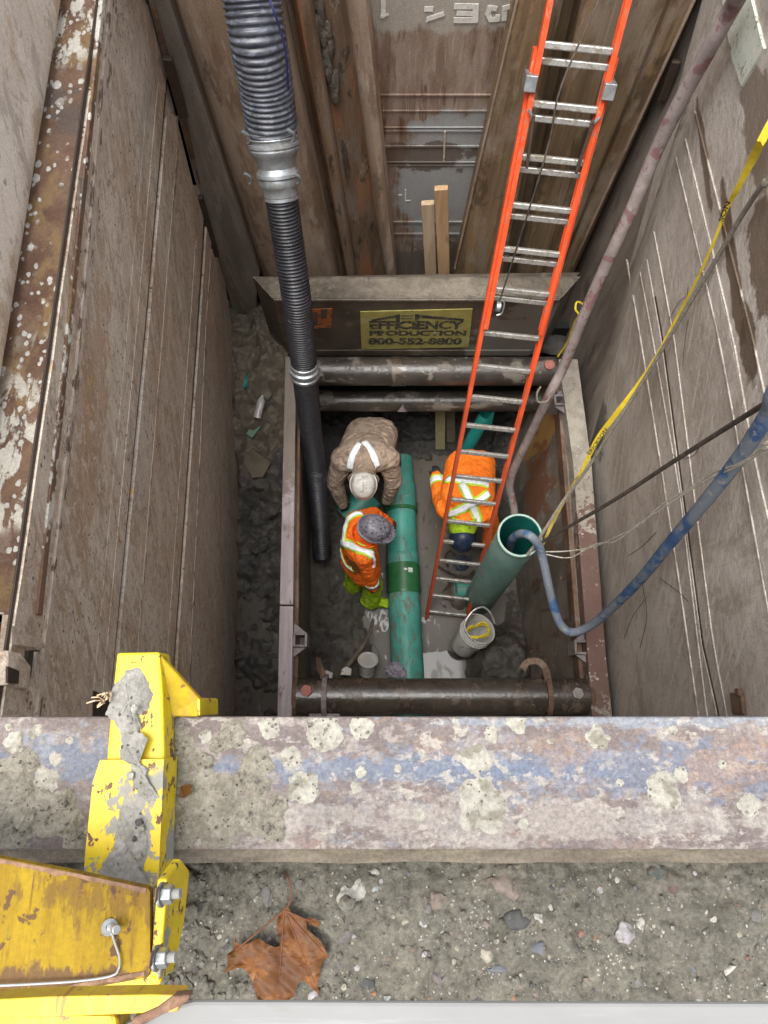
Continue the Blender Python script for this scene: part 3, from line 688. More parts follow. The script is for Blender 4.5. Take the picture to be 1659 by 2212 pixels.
# the spattered top flange and the lug below its near end
y_end = pz(20, 1327, ZL).y
mb = MB(); mb.prism([(-1.30, y_end, ZL), (lx(y_end, ZL).x + .012, y_end, ZL), (far_left(ZL).x + .012, far_left(ZL).y + .1, ZL), (-1.30, far_left(ZL).y + .1, ZL)], (0, 0, -.035))
mb.build("top_flange", m_ledge, lp, bevel=.004, label="rust flange spattered with pale mortar")
lw = lambda u, v, l=.0: pp(u, v, PL) + NL * l
MB().prism([lw(0, 1352, .03), lw(60, 1385, .03), lw(76, 1400, .02), lw(44, 1398, .03), lw(0, 1392, .03)], (0, 0, -.03)).build("lug_plate", m_wall_l, lp, bevel=.003)
MB().prism([lw(0, 1405, .02), lw(22, 1412, .03), lw(44, 1440, .03), lw(48, 1490, .02), lw(0, 1480, .02)], -NL * .03).build("lug_plate", m_wall_l, lp, bevel=.004)
MB().prism([lw(50, 1406, .015), lw(74, 1404, .015), lw(66, 1452, .015), lw(44, 1470, .015)], -NL * .012).build("dark_slot", m_gap, lp)
MB().prism([lw(62, 1408, .02), lw(69, 1408, .02), lw(60, 1462, .02), lw(55, 1462, .02)], -NL * .01).build("bright_bar", m_seam_r, lp, bevel=.002)
MB().prism([lw(-10, 1440, .032), lw(16, 1450, .032), lw(14, 1478, .032), lw(-10, 1476, .032)], -NL * .006).build("lug_hole", m_gap, lp)
mb = MB(); mb.box((-1.15, y_end - .16, ZL - .12), (.16, .30, .03)); mb.build("lug_plate", m_rust, lp, bevel=.004)
mb = MB(); mb.box((-1.115, y_end - .07, ZL - .075), (.12, .03, .07), Matrix.Rotation(R(35), 3, 'Z')); mb.build("gusset", m_rust, lp, bevel=.004)
mb = MB(); mb.box((-1.09, y_end - .22, ZL - .08), (.05, .12, .10)); mb.build("lug", m_bracket, lp, bevel=.006)
mb = MB(); mb.box((-1.10, y_end - .42, ZL - .10), (.14, .14, .05), Matrix.Rotation(R(-20), 3, 'Z')); mb.build("lug", m_rust, lp, bevel=.006)
# dark torn slot low on the panel by the yellow clamp
q = [(196, 1492), (232, 1510), (232, 1560), (194, 1560)]
mb = MB(); mb.prism([pp(u, v, PL) + NL * .009 for u, v in q], NL * .004); mb.build("torn_slot", m_gap, lp)

# panel above the flange
up = empty("shoring_wall", (-1.3, 1.4, ZL), "pale scraped steel panel standing above the spattered flange", "shoring wall")
up['kind'] = 'thing'
prof = [(-1.36, -2.055), (-1.262, -2.055), (-1.232, -2.035), (-1.215, -2.0), (-1.212, -1.95), (-1.215, -1.60), (-1.222, -1.15), (-1.36, -1.15)]
mb = MB(); mb.prism([(x, -.3, z) for x, z in prof], (0, 3.9, 0)); mb.build("plate", m_pale_panel, up, smooth=True, angle=30)
mb = MB(); mb.box((-1.225, 1.6, -1.5), (.03, 3.7, .06)); mb.build("rib", m_pale_panel, up, bevel=.006)

# ------------------------------------------------------------------ back of the trench
YC = 3.25
def column(prof, y, depth, v0=-900, v1=650, rows=None):
    """rolled profile given by its corner lines (u at row 0, u at row 590, step back)"""
    mb = MB(); rows = rows or [v0, v1]; vs, fs = [], []
    n = len(prof)
    for v in rows:
        for (ua, ub, dy) in prof:
            vs.append(py(ua + (ub - ua) * v / 590.0, v, y + dy))
        for (ua, ub, dy) in reversed(prof):
            p = py(ua + (ub - ua) * v / 590.0, v, y + dy); vs.append(Vector((p.x, y + depth, p.z)))
    k = 2 * n
    for j in range(len(rows) - 1):
        for i in range(k):
            fs.append((j * k + i, j * k + (i + 1) % k, (j + 1) * k + (i + 1) % k, (j + 1) * k + i))
    fs.append(tuple(range(k))); fs.append(tuple((len(rows) - 1) * k + i for i in reversed(range(k))))
    return mb.add(vs, fs)

c = empty("corner_post", py(470, 640, 3.3), "dark slurry-grey corner post beside the tan column", "corner post")
mb = MB(); pl0 = [(300, -500), (200, -900), (90, -900), (322, 0), (520, 745), (515, 757), (524, 752), (531, 760), (545, 748), (556, 752), (563, 700), (561, 590), (366, 0)]
poly = [(130, -700), (320, 0), (419, 380), (522, 735), (516, 750), (524, 758), (533, 748), (548, 758), (560, 742), (553, 640), (561, 590), (366, 0), (150, -700)]
mb.prism([py(u, v, 3.24) for u, v in poly], (0, .12, 0)); mb.build("web", m_post_grey, c)
mb = MB(); mb.prism([py(u, v, 3.225) for u, v in [(322, 0), (331, 0), (405, 270), (418, 330), (432, 400), (410, 340)]], (0, .01, 0)); mb.build("torn_edge", m_rust, c)
mb = MB()
for (u, v) in ((383, 190), (452, 490)):
    mb.bar(py(u - 22, v - 66, 3.18), py(u + 14, v + 62, 3.18), .035, .05)
    mb.build("lug_bar", m_gap, c, bevel=.006); mb = MB()

c = empty("steel_column", py(640, 590, YC), "rounded tan steel column behind the black suction hose", "column")
column([(366, 561, .10), (392, 578, .0), (425, 606, -.045), (470, 640, -.065), (530, 682, -.065), (575, 712, -.04), (600, 725, 0), (606, 728, .05)], YC, .25, -700).build("flange", m_col_tan, c, smooth=True, angle=50)

c = empty("steel_column", py(780, 590, YC), "rust-streaked steel column with a mortar-crusted rib, between the tan column and the grey plate", "column")
column([(608, 729, .20), (765, 845, .20)], YC, .30).build("web", m_col_rust, c)
column([(747, 830, .06), (752, 833, .0), (770, 843, -.02), (790, 853, .0), (797, 857, .06)], YC, .20).build("flange", m_col_tan, c, smooth=True, angle=50, label="pinkish crusted flange")
column([(632, 745, .15), (640, 750, .11), (668, 764, .11), (676, 770, .15)], YC, .21).build("rib", m_col_rust, c, bevel=.004)
mb = MB()
for i in range(16):
    v = -20 + i * 15 + random.uniform(-5, 5)
    vs, fs = blob_mesh(py(690 + .17 * v + random.uniform(-9, 9), v, YC + .17), .03, .02, .07, i + 20, sub=2)
    mb.add(vs, fs)
mb.build("mortar_crust", m_mudcap, c, smooth=True)["kind"] = 'stuff'

c = empty("shoring_plate", py(910, 590, 3.43), "grey and rust stained steel plate with raised ribs and painted marks, behind two boards", "shoring plate")
column([(760, 838, 0), (1150, 1010, 0)], 3.43, .06).build("plate", m_back_plate, c)
def cu(l, v): return l[0] + (l[1] - l[0]) * v / 590
def hrib(va, vb, lift=.018):
    lift *= .5
    mb = MB(); P = [py(cu((797, 857), va) - 8, va, 3.43), py(cu((1116, 978), va) + 8, va, 3.43), py(cu((1116, 978), vb) + 8, vb, 3.43), py(cu((797, 857), vb) - 8, vb, 3.43)]
    mb.prism([p + Vector((0, -lift, 0)) for p in P], (0, lift - .002, 0)); return mb.build("rib", m_back_plate, c, bevel=.004)
for va, vb, l in ((201, 206, .02), (236, 240, .016), (272, 275, .02), (279, 284, .016), (312, 317, .02), (347, 350, .02), (355, 358, .012), (476, 481, .02), (502, 507, .016)): hrib(va, vb, l)
mb = MB(); mb.prism([py(u, v, 3.418) for u, v in ((959, 284), (963, 284), (961, 350), (957, 350))], (0, .01, 0)); mb.build("weld_bead", m_seam, c)
def stroke(pts, w, y=3.4245, m=m_white_mark, parent=None):
    """a painted stroke lying on the plate"""
    mb = MB()
    for i_, (a, b) in enumerate(zip(pts[:-1], pts[1:])):
        yy = y - .0006 * i_ - .0009 * (int(a[0] * 7) % 3)
        A, Bp = py(*a, yy), py(*b, yy); d = (Bp - A).normalized(); s = Vector((d.z, 0, -d.x)) * w / 2
        A2, B2 = A - d * w * .35, Bp + d * w * .35
        mb.prism([A2 + s, B2 + s, B2 - s, A2 - s], (0, .0025 + .0006 * random.random(), 0))
    return mb.build("painted_mark", m, parent)
stroke([(828, -18), (828, 26), (826, 36)], .024, parent=c); stroke([(824, 37), (838, 31)], .012, parent=c)
stroke([(920, 20), (932, 20)], .026, parent=c); stroke([(926, 41), (956, 31)], .024, parent=c); stroke([(925, 40), (922, 46)], .012, parent=c)
stroke([(985, 14), (1028, 14), (1027, 44), (984, 44)], .030, parent=c); stroke([(990, 29), (1024, 30)], .026, parent=c)
stroke([(1070, 19), (1058, 17), (1054, 30), (1060, 43), (1074, 42), (1075, 36)], .026, parent=c)
stroke([(1089, 42), (1090, 18), (1098, 16)], .026, parent=c)
stroke([(876, 410), (876, 434), (886, 434)], .010, parent=c); stroke([(862, 422), (868, 422)], .008, parent=c)

c = empty("steel_column", py(1030, 590, YC), "wet brown steel column between the stained plate and the ladder", "column")
column([(1112, 978, .1), (1116, 981, .0), (1122, 986, -.01), (1205, 1085, -.01), (1216, 1094, .03)], YC, .25).build("flange", m_col_brown, c, smooth=True, angle=35)
mb = MB(); mb.prism([py(u, v, YC - .022) for u, v in ((1115, 0), (1119, 0), (983.5, 582), (980, 582))], (0, .012, 0)); mb.build("edge_bead", m_col_tan, c)
column([(1200, 1080, .16), (1262, 1135, .16)], YC, .25).build("web", m_col_brown, c)

c = empty("steel_column", py(1180, 590, YC), "broad brown steel column behind the orange ladder", "column")
column([(1248, 1116, .08), (1258, 1126, .0), (1440, 1203, .0), (1448, 1208, .02), (1456, 1213, -.02), (1495, 1234, -.02), (1506, 1239, .04)], YC, .25).build("flange", m_col_brown, c, smooth=True, angle=35)
mb = MB(); mb.prism([py(u, v, YC - .032) for u, v in ((1498, 0), (1503, 0), (1238, 576), (1234, 576))], (0, .012, 0)); mb.build("edge_bead", m_col_tan, c)
column([(1330, 1158, -.012), (1334, 1161, -.02), (1350, 1170, -.02), (1354, 1173, -.012)], YC, .1).build("rib", m_col_brown, c)

# lower part of the end, under the sign panel
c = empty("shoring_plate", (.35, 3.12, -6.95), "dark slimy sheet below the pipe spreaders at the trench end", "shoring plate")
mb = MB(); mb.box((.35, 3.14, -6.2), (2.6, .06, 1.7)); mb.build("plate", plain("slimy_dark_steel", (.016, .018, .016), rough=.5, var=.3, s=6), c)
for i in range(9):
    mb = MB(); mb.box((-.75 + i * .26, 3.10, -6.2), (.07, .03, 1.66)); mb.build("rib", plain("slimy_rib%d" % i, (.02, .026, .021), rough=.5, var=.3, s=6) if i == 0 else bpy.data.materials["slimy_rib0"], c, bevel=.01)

# ------------------------------------------------------------------ right shoring
PR = plane(pz(1305, 1300, -5.3), py(1500, 20, 3.30), Vector((1.715, 3.0, -5.3)))
NR = PR[1] if PR[1].x < 0 else -PR[1]
def rx(y, z): return Vector((on_plane_x(PR, y, z), y, z))
G1, G2 = pp(1497, 72, PR), pp(1310, 756, PR)
def far_right(z):
    t = (z - G1.z) / (G2.z - G1.z); return rx(G1.y + (G2.y - G1.y) * t, z)
rp = empty("shoring_wall", rx(1.2, -6.2), "grey muddy steel shoring panel with thin weld ribs and wet stains, right side", "shoring wall")
rp['kind'] = 'thing'
mb = MB(); Q = [rx(-.3, -6.25), far_right(-6.25), far_right(-1.15), rx(-.3, -1.15)]
mb.prism(Q, -NR * .10); mb.build("plate", m_wall_r, rp)
Rl = lambda *p: list(p)
R1 = Rl((1345, 520), (1382, 730), (1460, 1218), (1507, 1542), (1516, 1600))
R2 = Rl((1368, 520), (1409, 730), (1467, 1061), (1526, 1542), (1536, 1600))
R3 = Rl((1385, 480), (1430, 730), (1518, 1393), (1551, 1542), (1560, 1600))
R4 = Rl((1400, 440), (1455, 730), (1540, 1393), (1569, 1542), (1578, 1600))
R5 = Rl((1450, 300), (1553, 730), (1596, 964), (1659, 1315), (1700, 1540))
R6 = Rl((1470, 260), (1583, 730), (1627, 984), (1705, 1315), (1745, 1540))
R7 = Rl((1490, 200), (1625, 730), (1680, 984), (1770, 1315))
for la, w, l, v0, m in ((R1, 3, .006, 560, m_seam_r), (R2, 2.5, .005, 560, m_wall_r), (R4, 2.5, .005, 500, m_wall_r), (R5, 3, .007, 340, m_seam_r), (R6, 3, .006, 300, m_wall_r), (R7, 3, .006, 240, m_wall_r)):
    band(PR, NR, la, off(la, w), v0, 1600, l, l + .02, "weld_seam" if m is m_seam_r else "rib", m, rp, jag=.006)
band(PR, NR, off(R3, 0), off(R3, 3.5), 640, 1600, .003, .02, "dark_seam", m_gap, rp, jag=.02)
band(PR, NR, off(R2, 5), off(R3, -1), 560, 1600, .004, .03, "raised_band", m_wall_r, rp)
band(PR, NR, off(R5, 6), off(R6, -2), 340, 1600, .004, .03, "raised_band", m_wall_r, rp)
mb = MB(); mb.prism([pp(u, v, PR) + NR * .012 for u, v in ((1562, -20), (1624, -20), (1655, 105), (1607, 187), (1585, 120))], -NR * .02)
mb.build("notice_patch", mat("worn_pale_notice", (.56, .59, .50), (.66, .69, .60), s=9, rough=.7, bump=.3, bs=40, layers=[N(22, .58, .64, (.22, .18, .13)), N(60, .62, .66, (.15, .12, .09))]), rp)
mb = MB(); mb.box(pp(1600, 1520, PR) + NR * .01, (.02, .09, .10)); mb.build("rust_tab", m_rust, rp, bevel=.006)
mb = MB(); mb.box(pp(1606, 1495, PR) + NR * .02, (.02, .03, .03)); mb.build("rust_tab", m_rust, rp, bevel=.003)
for us in ([(1448, 690), (1472, 650), (1486, 640), (1490, 620)], [(1490, 690), (1484, 730), (1478, 790)], [(1455, 980), (1470, 990), (1500, 985), (1514, 965)], [(1420, 1150), (1390, 1180), (1360, 1200)], [(1400, 1290), (1370, 1330), (1350, 1380)], [(1430, 1250), (1470, 1280), (1490, 1300)], [(1390, 1260), (1400, 1330), (1385, 1400)]):
    mb = MB(); mb.tube(catmull([pp(u, v, PR) + NR * .008 for u, v in us], 5), .0016, 5); mb.build("root_hair", m_gap, rp)

c = empty("corner_post", rx(3.0, -5.9), "dark slurry-covered corner post behind the clay-caked hose on the right", "corner post")
mb = MB(); zs_ = [-1.2 - .35 * i for i in range(15)]; vs = []
for z in zs_:
    p = far_right(z) + Vector((.015, -.25, 0)); q = Vector((1.56, 3.40, z))
    for k in range(7):
        t = k / 6; w = p.lerp(q, t) + Vector((.05 * math.sin(t * 3.1), .04 * math.sin(t * 9), 0)); vs.append(w)
fs = [(j * 7 + k, j * 7 + k + 1, j * 7 + k + 8, j * 7 + k + 7) for j in range(14) for k in range(6)]
mb.add(vs, fs); o = mb.build("web", m_post_grey, c, smooth=True); sd_ = o.modifiers.new("t", 'SOLIDIFY'); sd_.thickness = .03
mb = MB(); mb.bar(pp(1470, 130, PR) + NR * .02, pp(1438, 215, PR) + NR * .02, .03, .05); mb.build("lug", m_gap, c, bevel=.008)

# ------------------------------------------------------------------ end panel with the sign
YE = 2.80
ZT = py(900, 640, YE).z; ZB = py(900, 766, YE).z
ep = empty("end_panel", (.3, 2.9, ZB), "dark muddy end panel with chamfered ends, carrying the yellow sign above the black pipes", "end panel")
bl, br = pz(543, 592, ZT), pz(1256, 582, ZT)
fl, fr = py(587, 640, YE), py(1216, 636, YE)
plan = [(bl.x, bl.y), (fl.x, YE), (fr.x, YE), (br.x, br.y)]
mb = MB(); mb.prism([(x, y, ZB) for x, y in plan], (0, 0, ZT - ZB - .03)); mb.build("shell", m_endpanel, ep, bevel=.006)
# clay lying on the top
def cap_h(i, j, ni, nj):
    s = i / ni; t = j / nj
    xl = fl.x + (bl.x - fl.x) * t; xr = fr.x + (br.x - fr.x) * t; y = YE + (bl.y - YE) * t
    x = xl + (xr - xl) * s
    e = min(s * ni / 5, (1 - s) * ni / 5, t * nj / 2.5, (1 - t) * nj / 2.5, 1)
    return (x, y + .004 * (1 if t == 0 else 0), ZT - .03 + .03 * e + .035 * e * abs(nz(x * 5, y * 9, .5, 4)) * (1.6 if s < .35 else .7))
vs = [cap_h(i, j, 110, 12) for j in range(13) for i in range(111)]
fs = [(j * 111 + i, j * 111 + i + 1, (j + 1) * 111 + i + 1, (j + 1) * 111 + i) for j in range(12) for i in range(110)]
mb = MB(); mb.add(vs, fs); mb.build("clay_cap", m_mudcap, ep, smooth=True, angle=60)
mb = MB(); mb.prism([(fl.x + .01, YE - .012, ZT - .05), (fr.x - .01, YE - .012, ZT - .05), (fr.x - .01, YE - .012, ZT - .028), (fl.x + .01, YE - .012, ZT - .028)], (0, .010, 0)); mb.build("edge_bar", m_mudcap, ep, bevel=.003)
mb = MB(); mb.prism([(fl.x + .06, YE - .010, ZB + .0), (fr.x - .06, YE - .010, ZB + .0), (fr.x - .06, YE - .010, ZB + .09), (fl.x + .06, YE - .010, ZB + .09)], (0, .008, 0)); mb.build("lower_bar", m_endpanel, ep, bevel=.003)
ys = YE - .010
sg = [py(778, 674, ys), py(1021, 668, ys), py(1012, 750, ys), py(781, 755, ys)]
mb = MB(); mb.prism(sg, (0, .008, 0)); sign = mb.build("sign", m_sign, ep, label="yellow sign with black lettering, dirty")
def text(body, origin, width, height, m, parent, name="lettering", bold=.03, rot=(90, 0, 0), M4=None):
    """flat raised lettering; origin = lower left corner"""
    cu = bpy.data.curves.new(name, 'FONT'); cu.body = body; cu.size = 1.0; cu.offset = bold; cu.extrude = .0
    tmp = bpy.data.objects.new("tmp", cu); COL.objects.link(tmp)
    bpy.context.view_layer.update()
    me = bpy.data.meshes.new_from_object(tmp.evaluated_get(bpy.context.evaluated_depsgraph_get()))
    bpy.data.objects.remove(tmp)
    co = np.array([v.co[:] for v in me.vertices])
    mn, mx = co.min(0), co.max(0)
    sx, sy = width / (mx[0] - mn[0]), height / (mx[1] - mn[1])
    off = Vector(parent_world(parent)) if parent else Vector((0, 0, 0))
    for v in me.vertices:
        p = Vector(((v.co.x - mn[0]) * sx, (v.co.y - mn[1]) * sy, 0))
        q = (Matrix.Rotation(R(90), 3, 'X') @ p if M4 is None else M4 @ p) + Vector(origin) - off
        v.co = q
    me.materials.clear(); me.materials.append(m); me.name = name
    o = bpy.data.objects.new(name, me); COL.objects.link(o)
    if parent: o.parent = parent
    return o
yt = ys - .003
def sp(u, v): return py(u, v, yt)
def line_text(s, u0, u1, vb, vt, bold):
    a, b, t = sp(u0, vb), sp(u1, vb), sp(u0, vt)
    return text(s, a, (b - a).length, t.z - a.z, m_sign_ink, sign, bold=bold)
line_text("EFFICIENCY", 798, 1000, 711.5, 693, .045)
line_text("PRODUCTION", 798, 1006, 725.5, 714, .055)
line_text("800-552-8800", 796, 996, 744.5, 730, .05)
for poly in ([(800, 691), (855, 681), (855, 686), (806, 694)], [(855, 680), (864, 679), (864, 712), (855, 712)], [(896, 679), (905, 679), (904, 712), (896, 712)], [(905, 680), (1003, 689), (1000, 693), (905, 687)],
             [(866, 682), (894, 681.5), (894, 683), (866, 683.5)], [(866, 688), (894, 687.5), (894, 689), (866, 689.5)]):
    mb = MB(); mb.prism([py(u, v, yt + .0005) for u, v in poly], (0, .002, 0)); mb.build("logo_bar", m_sign_ink, sign)
mb = MB(); mb.prism([py(u, v, ys + .004) for u, v in ((666, 669), (718, 667), (716, 708), (668, 711))], (0, .005, 0)); op = mb.build("paint_patch", m_orange_paint, ep, label="worn orange painted patch")
for poly in ([(678, 675), (686, 675), (686, 703), (678, 703)], [(693, 668), (706, 668), (706, 688), (693, 688)]):
    mb = MB(); mb.prism([py(u, v, ys + .0015) for u, v in poly], (0, .002, 0)); mb.build("paint_mark", m_endpanel, op)

# ------------------------------------------------------------------ trench box
ZR = -5.10
tb = empty("trench_box", (.35, 1.3, -6.9), "steel trench box with two muddy side walls braced by black pipe spreaders", "trench box")
def rail(pts_in, pts_out, name, m, label, h=.14):
    mb = MB()
    a = [pz(u, v, ZR) for u, v in pts_in]; b = [pz(u, v, ZR) for u, v in pts_out]
    mb.prism(a + list(reversed(b)), (0, 0, -h)); return mb.build(name, m, tb, bevel=.006, label=label)
rail([(640, 770), (637, 1000), (633, 1306)], [(616, 770), (611, 1000), (604, 1306)], "top_rail", m_rail_l, "purple-grey worn rail on the left side")
rail([(633, 1309), (630, 1540), (629, 1600)], [(604, 1309), (599, 1540), (597, 1600)], "top_rail", m_rail_l, "purple-grey worn rail end on the left side")
rail([(1207, 775), (1238, 1000), (1268, 1400), (1283, 1600)], [(1248, 775), (1278, 1000), (1308, 1400), (1328, 1600)], "top_rail", m_rail_r, "clay-spattered rail on the right side")
def side(u0, v0, u1, v1, xb, thick, m):
    a, b = pz(u0, v0, ZR - .14), pz(u1, v1, ZR - .14)
    d = (b - a).normalized(); b = b + d * .25
    mb = MB(); mb.prism([a, b, Vector((b.x + xb, b.y, -7.1)), Vector((a.x + xb, a.y, -7.1))], (thick, 0, 0)); return mb.build("side_panel", m, tb)
sl_ = side(642, 775, 634, 1540, -.05, -.09, m_box_panel)
sr_ = side(1200, 775, 1268, 1540, -.14, .10, m_box_panel)
# flanges and plates on the inner faces
mb = MB(); a, b = pz(643, 780, ZR - .15), pz(636, 1540, ZR - .15); mb.bar(a + Vector((.012, 0, -.06)), b + Vector((.012, 0, -.06)), .03, .16); mb.build("rust_flange", m_rust, sl_, bevel=.005)
mb = MB(); a, b = pz(1204, 780, ZR - .15), pz(1264, 1540, ZR - .15); mb.bar(a + Vector((-.01, 0, -.06)), b + Vector((-.01, 0, -.06)), .03, .16); mb.build("rust_flange", m_rust, sr_, bevel=.005)
for i, v in enumerate((1060, 1240, 1330)):
    p = pz(U(((1243, 1000), (1262, 1400)), v) - 8, v, ZR - .30)
    mb = MB(); mb.prism([p, p + Vector((-.10, -.02, -.16)), p + Vector((.02, -.02, -.16))], (0, .03, 0)); mb.build("gusset", m_rust, sr_, bevel=.004)
def socket(u, v, sz, side_sign, z=ZR - .02):
    c = pz(u, v, z)
    s = sz; w = .018
    mb = MB()
    for dx, dy, bx, by in ((-s / 2, 0, w, s + w), (s / 2, 0, w, s + w), (0, -s / 2, s - w, w), (0, s / 2, s - w, w)):
        mb.box(c + Vector((dx, dy, -.10)), (bx, by, .20))
    o = mb.build("pin_socket", m_bracket, tb, bevel=.004)
    mb = MB(); mb.box(c + Vector((0, 0, -.18)), (s, s, .02)); mb.build("socket_floor", m_gap, o)
    for t in (1, -1):
        k = side_sign
        mb = MB(); mb.prism([c + Vector((k * s * .6, t * s * .62, -.03)), c + Vector((k * s * .6, t * s * 1.5, -.03)), c + Vector((-k * s * .5, t * s * .62, -.03))], (0, 0, -.02)); mb.build("gusset", m_bracket, o, bevel=.003)
    return o
socket(648, 1382, .085, -1); socket(1257, 1398, .085, 1); socket(1210, 863, .075, 1)

def spreader(ua, ub, v, z, rad, m, label):
    a, b = pz(ua, v, z), pz(ub, v, z)
    b.y = a.y
    mb = MB(); n = 40
    P = [a.lerp(b, i / n) for i in range(n + 1)]
    mb.tube(P, rad, 28)
    o = mb.build("spreader_pipe", m, tb, smooth=True, label=label)
    for e, d in ((a, 1), (b, -1)):
        mb = MB(); mb.tube([e + Vector((-d * .012, 0, 0)), e + Vector((d * .02, 0, 0))], rad * 1.06, 28); mb.build("end_ring", m_rust, o, smooth=True)
    return o, a, b, rad
def bolt(o, c, axis, r, m, hexa=True, name="bolt", h=.03):
    mb = MB(); A = Vector(axis).normalized()
    mb.tube([c, c + A * h], r, 6 if hexa else 16); 
    b_ = mb.build(name, m, o, bevel=.003)
    mb = MB(); mb.tube([c + A * h, c + A * (h + .006)], r * .55, 12); mb.build("bolt_end", m, b_)
    return b_
s1, a1, b1, r1 = spreader(638, 1272, 1504, -5.22, .128, m_pipe_steel, "near black pipe spreader")
bolt(s1, pz(663, 1492, -5.085), (-.1, .05, 1), .042, m_bolt_pink); bolt(s1, pz(1246, 1498, -5.09), (.1, .05, 1), .042, m_bolt_grey)
s2, a2, b2, r2 = spreader(640, 1212, 802, -5.25, .118, m_pipe_mud, "far upper pipe spreader with mud along its top")
bolt(s2, pz(1186, 790, -5.14), (.0, -.1, 1), .042, m_bolt_pink, False)
s3, a3, b3, r3 = spreader(650, 1200, 866, -5.78, .095, m_pipe_mud, "far lower pipe spreader")
mb = MB(); c1 = a2.lerp(b2, .36); mb.tube([c1, c1 + Vector((.12, 0, 0))], r2 * 1.04, 28); mb.build("sleeve_ring", m_pipe_steel, s2, smooth=True)
for k, (dz) in enumerate((0,)):
    c2 = (a3.lerp(b3, .38)); mb = MB(); mb.prism([c2 + Vector((0, -r3 - .012, .0)), c2 + Vector((.08, -r3 - .012, .0)), c2 + Vector((.045, -r3 * .72, .075))], (0, .02, 0)); mb.build("weld_tab", m_bracket, s3)
# the ring straps over the near spreader
def strap_ring(u, name, m, tail):
    c = a1.lerp(b1, (u - 638) / (1272 - 638)); mb = MB()
    ang = [math.radians(x) for x in range(-70, 236, 9)]
    out = []
    for t in ang: out.append(c + Vector((0, math.cos(t) * (r1 + .02), math.sin(t) * (r1 + .02))))
    for i in range(len(out) - 1): mb.bar(out[i], out[i + 1], .036, .018, (out[i] - c))
    o = mb.build(name, m, s1, bevel=0)
    return o, c
o, c = strap_ring(703, "pipe_strap", m_bracket, 1)
mb = MB(); mb.box(c + Vector((0, -.17, .06)), (.22, .10, .015)); mb.build("strap_foot", m_bracket, o, bevel=.003)
for dx in (-.075, .075): bolt(o, c + Vector((dx, -.15, .068)), (0, 0, 1), .016, m_bolt_grey, h=.02)
mb = MB(); mb.prism([c + Vector((-.02, .12, .08)), c + Vector((.012, .15, .10)), c + Vector((-.035, .26, .10)), c + Vector((-.07, .28, .06)), c + Vector((-.06, .18, .04))], (0, 0, .02)); mb.build("strap_tongue", m_rust, o, bevel=.003)
o, c = strap_ring(1180, "pipe_strap", m_rust, -1)
path = catmull([c + Vector((0, .10, .09)), c + Vector((-.02, .19, .10)), c + Vector((-.06, .24, .08)), c + Vector((-.13, .24, .04)), c + Vector((-.17, .19, .03))], 4)
mb = MB()
for i in range(len(path) - 1): mb.bar(path[i], path[i + 1], .05, .016, (0, .3, 1))
mb.build("strap_tongue", m_rust, o)

# ------------------------------------------------------------------ boards
def board(a, b, w, h, m, label, name="board", group=None, up=(0, -1, 0)):
    o = MB().bar(a, b, w, h, up).build(name, m, None, bevel=.004)
    # keep its shape, put the origin at its foot
    return tag(o, label, "board", group)
board(py(932, 620, 3.24), py(924, 437, 3.26), .088, .04, m_wood, "shorter pale lumber board leaning on the back plate above the sign panel")
board(py(960, 620, 3.20), py(953, 405, 3.22), .088, .04, m_wood_orange, "taller orange-brown lumber board leaning on the back plate above the sign panel")
board(pz(951, 967, -6.86), py(951, 872, 2.80), .10, .05, m_wood_dull, "greenish wet board standing upright under the far pipe spreaders")
board(pz(974, 952, -6.84), py(973, 872, 2.84), .09, .05, m_wood_muddy, "dark brown board beside the greenish wet board under the spreaders")

# ------------------------------------------------------------------ suction hose
hl = [(545, 0, 3.02, .128), (558, 90, 3.12, .128), (575, 190, 3.30, .127), (587, 280, 3.46, .124), (592, 312, 3.50, .112), (597, 345, 3.55, .094), (604, 390, 3.61, .092), (607, 420, 3.65, .086), (622, 520, 3.85, .083), (640, 640, 4.10, .083), (655, 770, 4.55, .083), (658, 805, 4.68, .083), (668, 900, 5.25, .083), (681, 1010, 5.95, .083), (691, 1120, 6.45, .083), (694, 1172, 6.64, .083), (696, 1198, 6.72, .085)]
P = [pd(u, v, d) for u, v, d, r in hl]
pre = [Vector((-.62, 4.4, -1.0)), Vector((-.62, 3.7, -.86)), Vector((-.62, 3.2, -1.25)), pd(520, -150, 2.9), pd(534, -70, 2.95)]
hose = empty("suction_hose", P[-1], "thick black ribbed suction hose with silver couplings hanging down the left of the trench", "hose")
def ribbed(pts, r, pitch, depth, name, m, seg=28):
    path = resample(catmull(pts, 10), pitch / 7)
    rr = []
    for i in range(len(path)):
        ph = (i % 7) / 7.0
        rr.append(r + depth * math.tanh(1.6 * math.cos(2 * math.pi * ph) + .7))
    mb = MB(); mb.tube(path, rr, seg); return mb.build(name, m, hose, smooth=True, angle=80)
ribbed(pre + P[:4], .125, .0275, .0065, "upper_hose", m_hose_upper)
ribbed(P[7:12], .082, .0205, .0062, "middle_hose", m_hose_black, 24)
ribbed(P[11:], .082, .0205, .0058, "lower_hose", m_hose_black, 24)
ax = (P[7] - P[3]).normalized(); L = (P[7] - P[3]).length
prof = [(.122, -.03), (.124, .0), (.123, .018), (.118, .022), (.120, .05), (.129, .055), (.130, .068), (.121, .075), (.128, .082), (.126, .094), (.112, .11), (.098, .15), (.090, .20), (.088, .26), (.090, L - .15), (.100, L - .12), (.110, L - .11), (.112, L - .095), (.102, L - .085), (.107, L - .06), (.101, L - .045), (.092, L - .03), (.092, L - .0), (.089, L + .004), (.091, L + .02), (.086, L + .024)]
cp = MB().lathe(prof, P[3], ax, 36).build("coupling", m_galv, hose, smooth=True, angle=35)
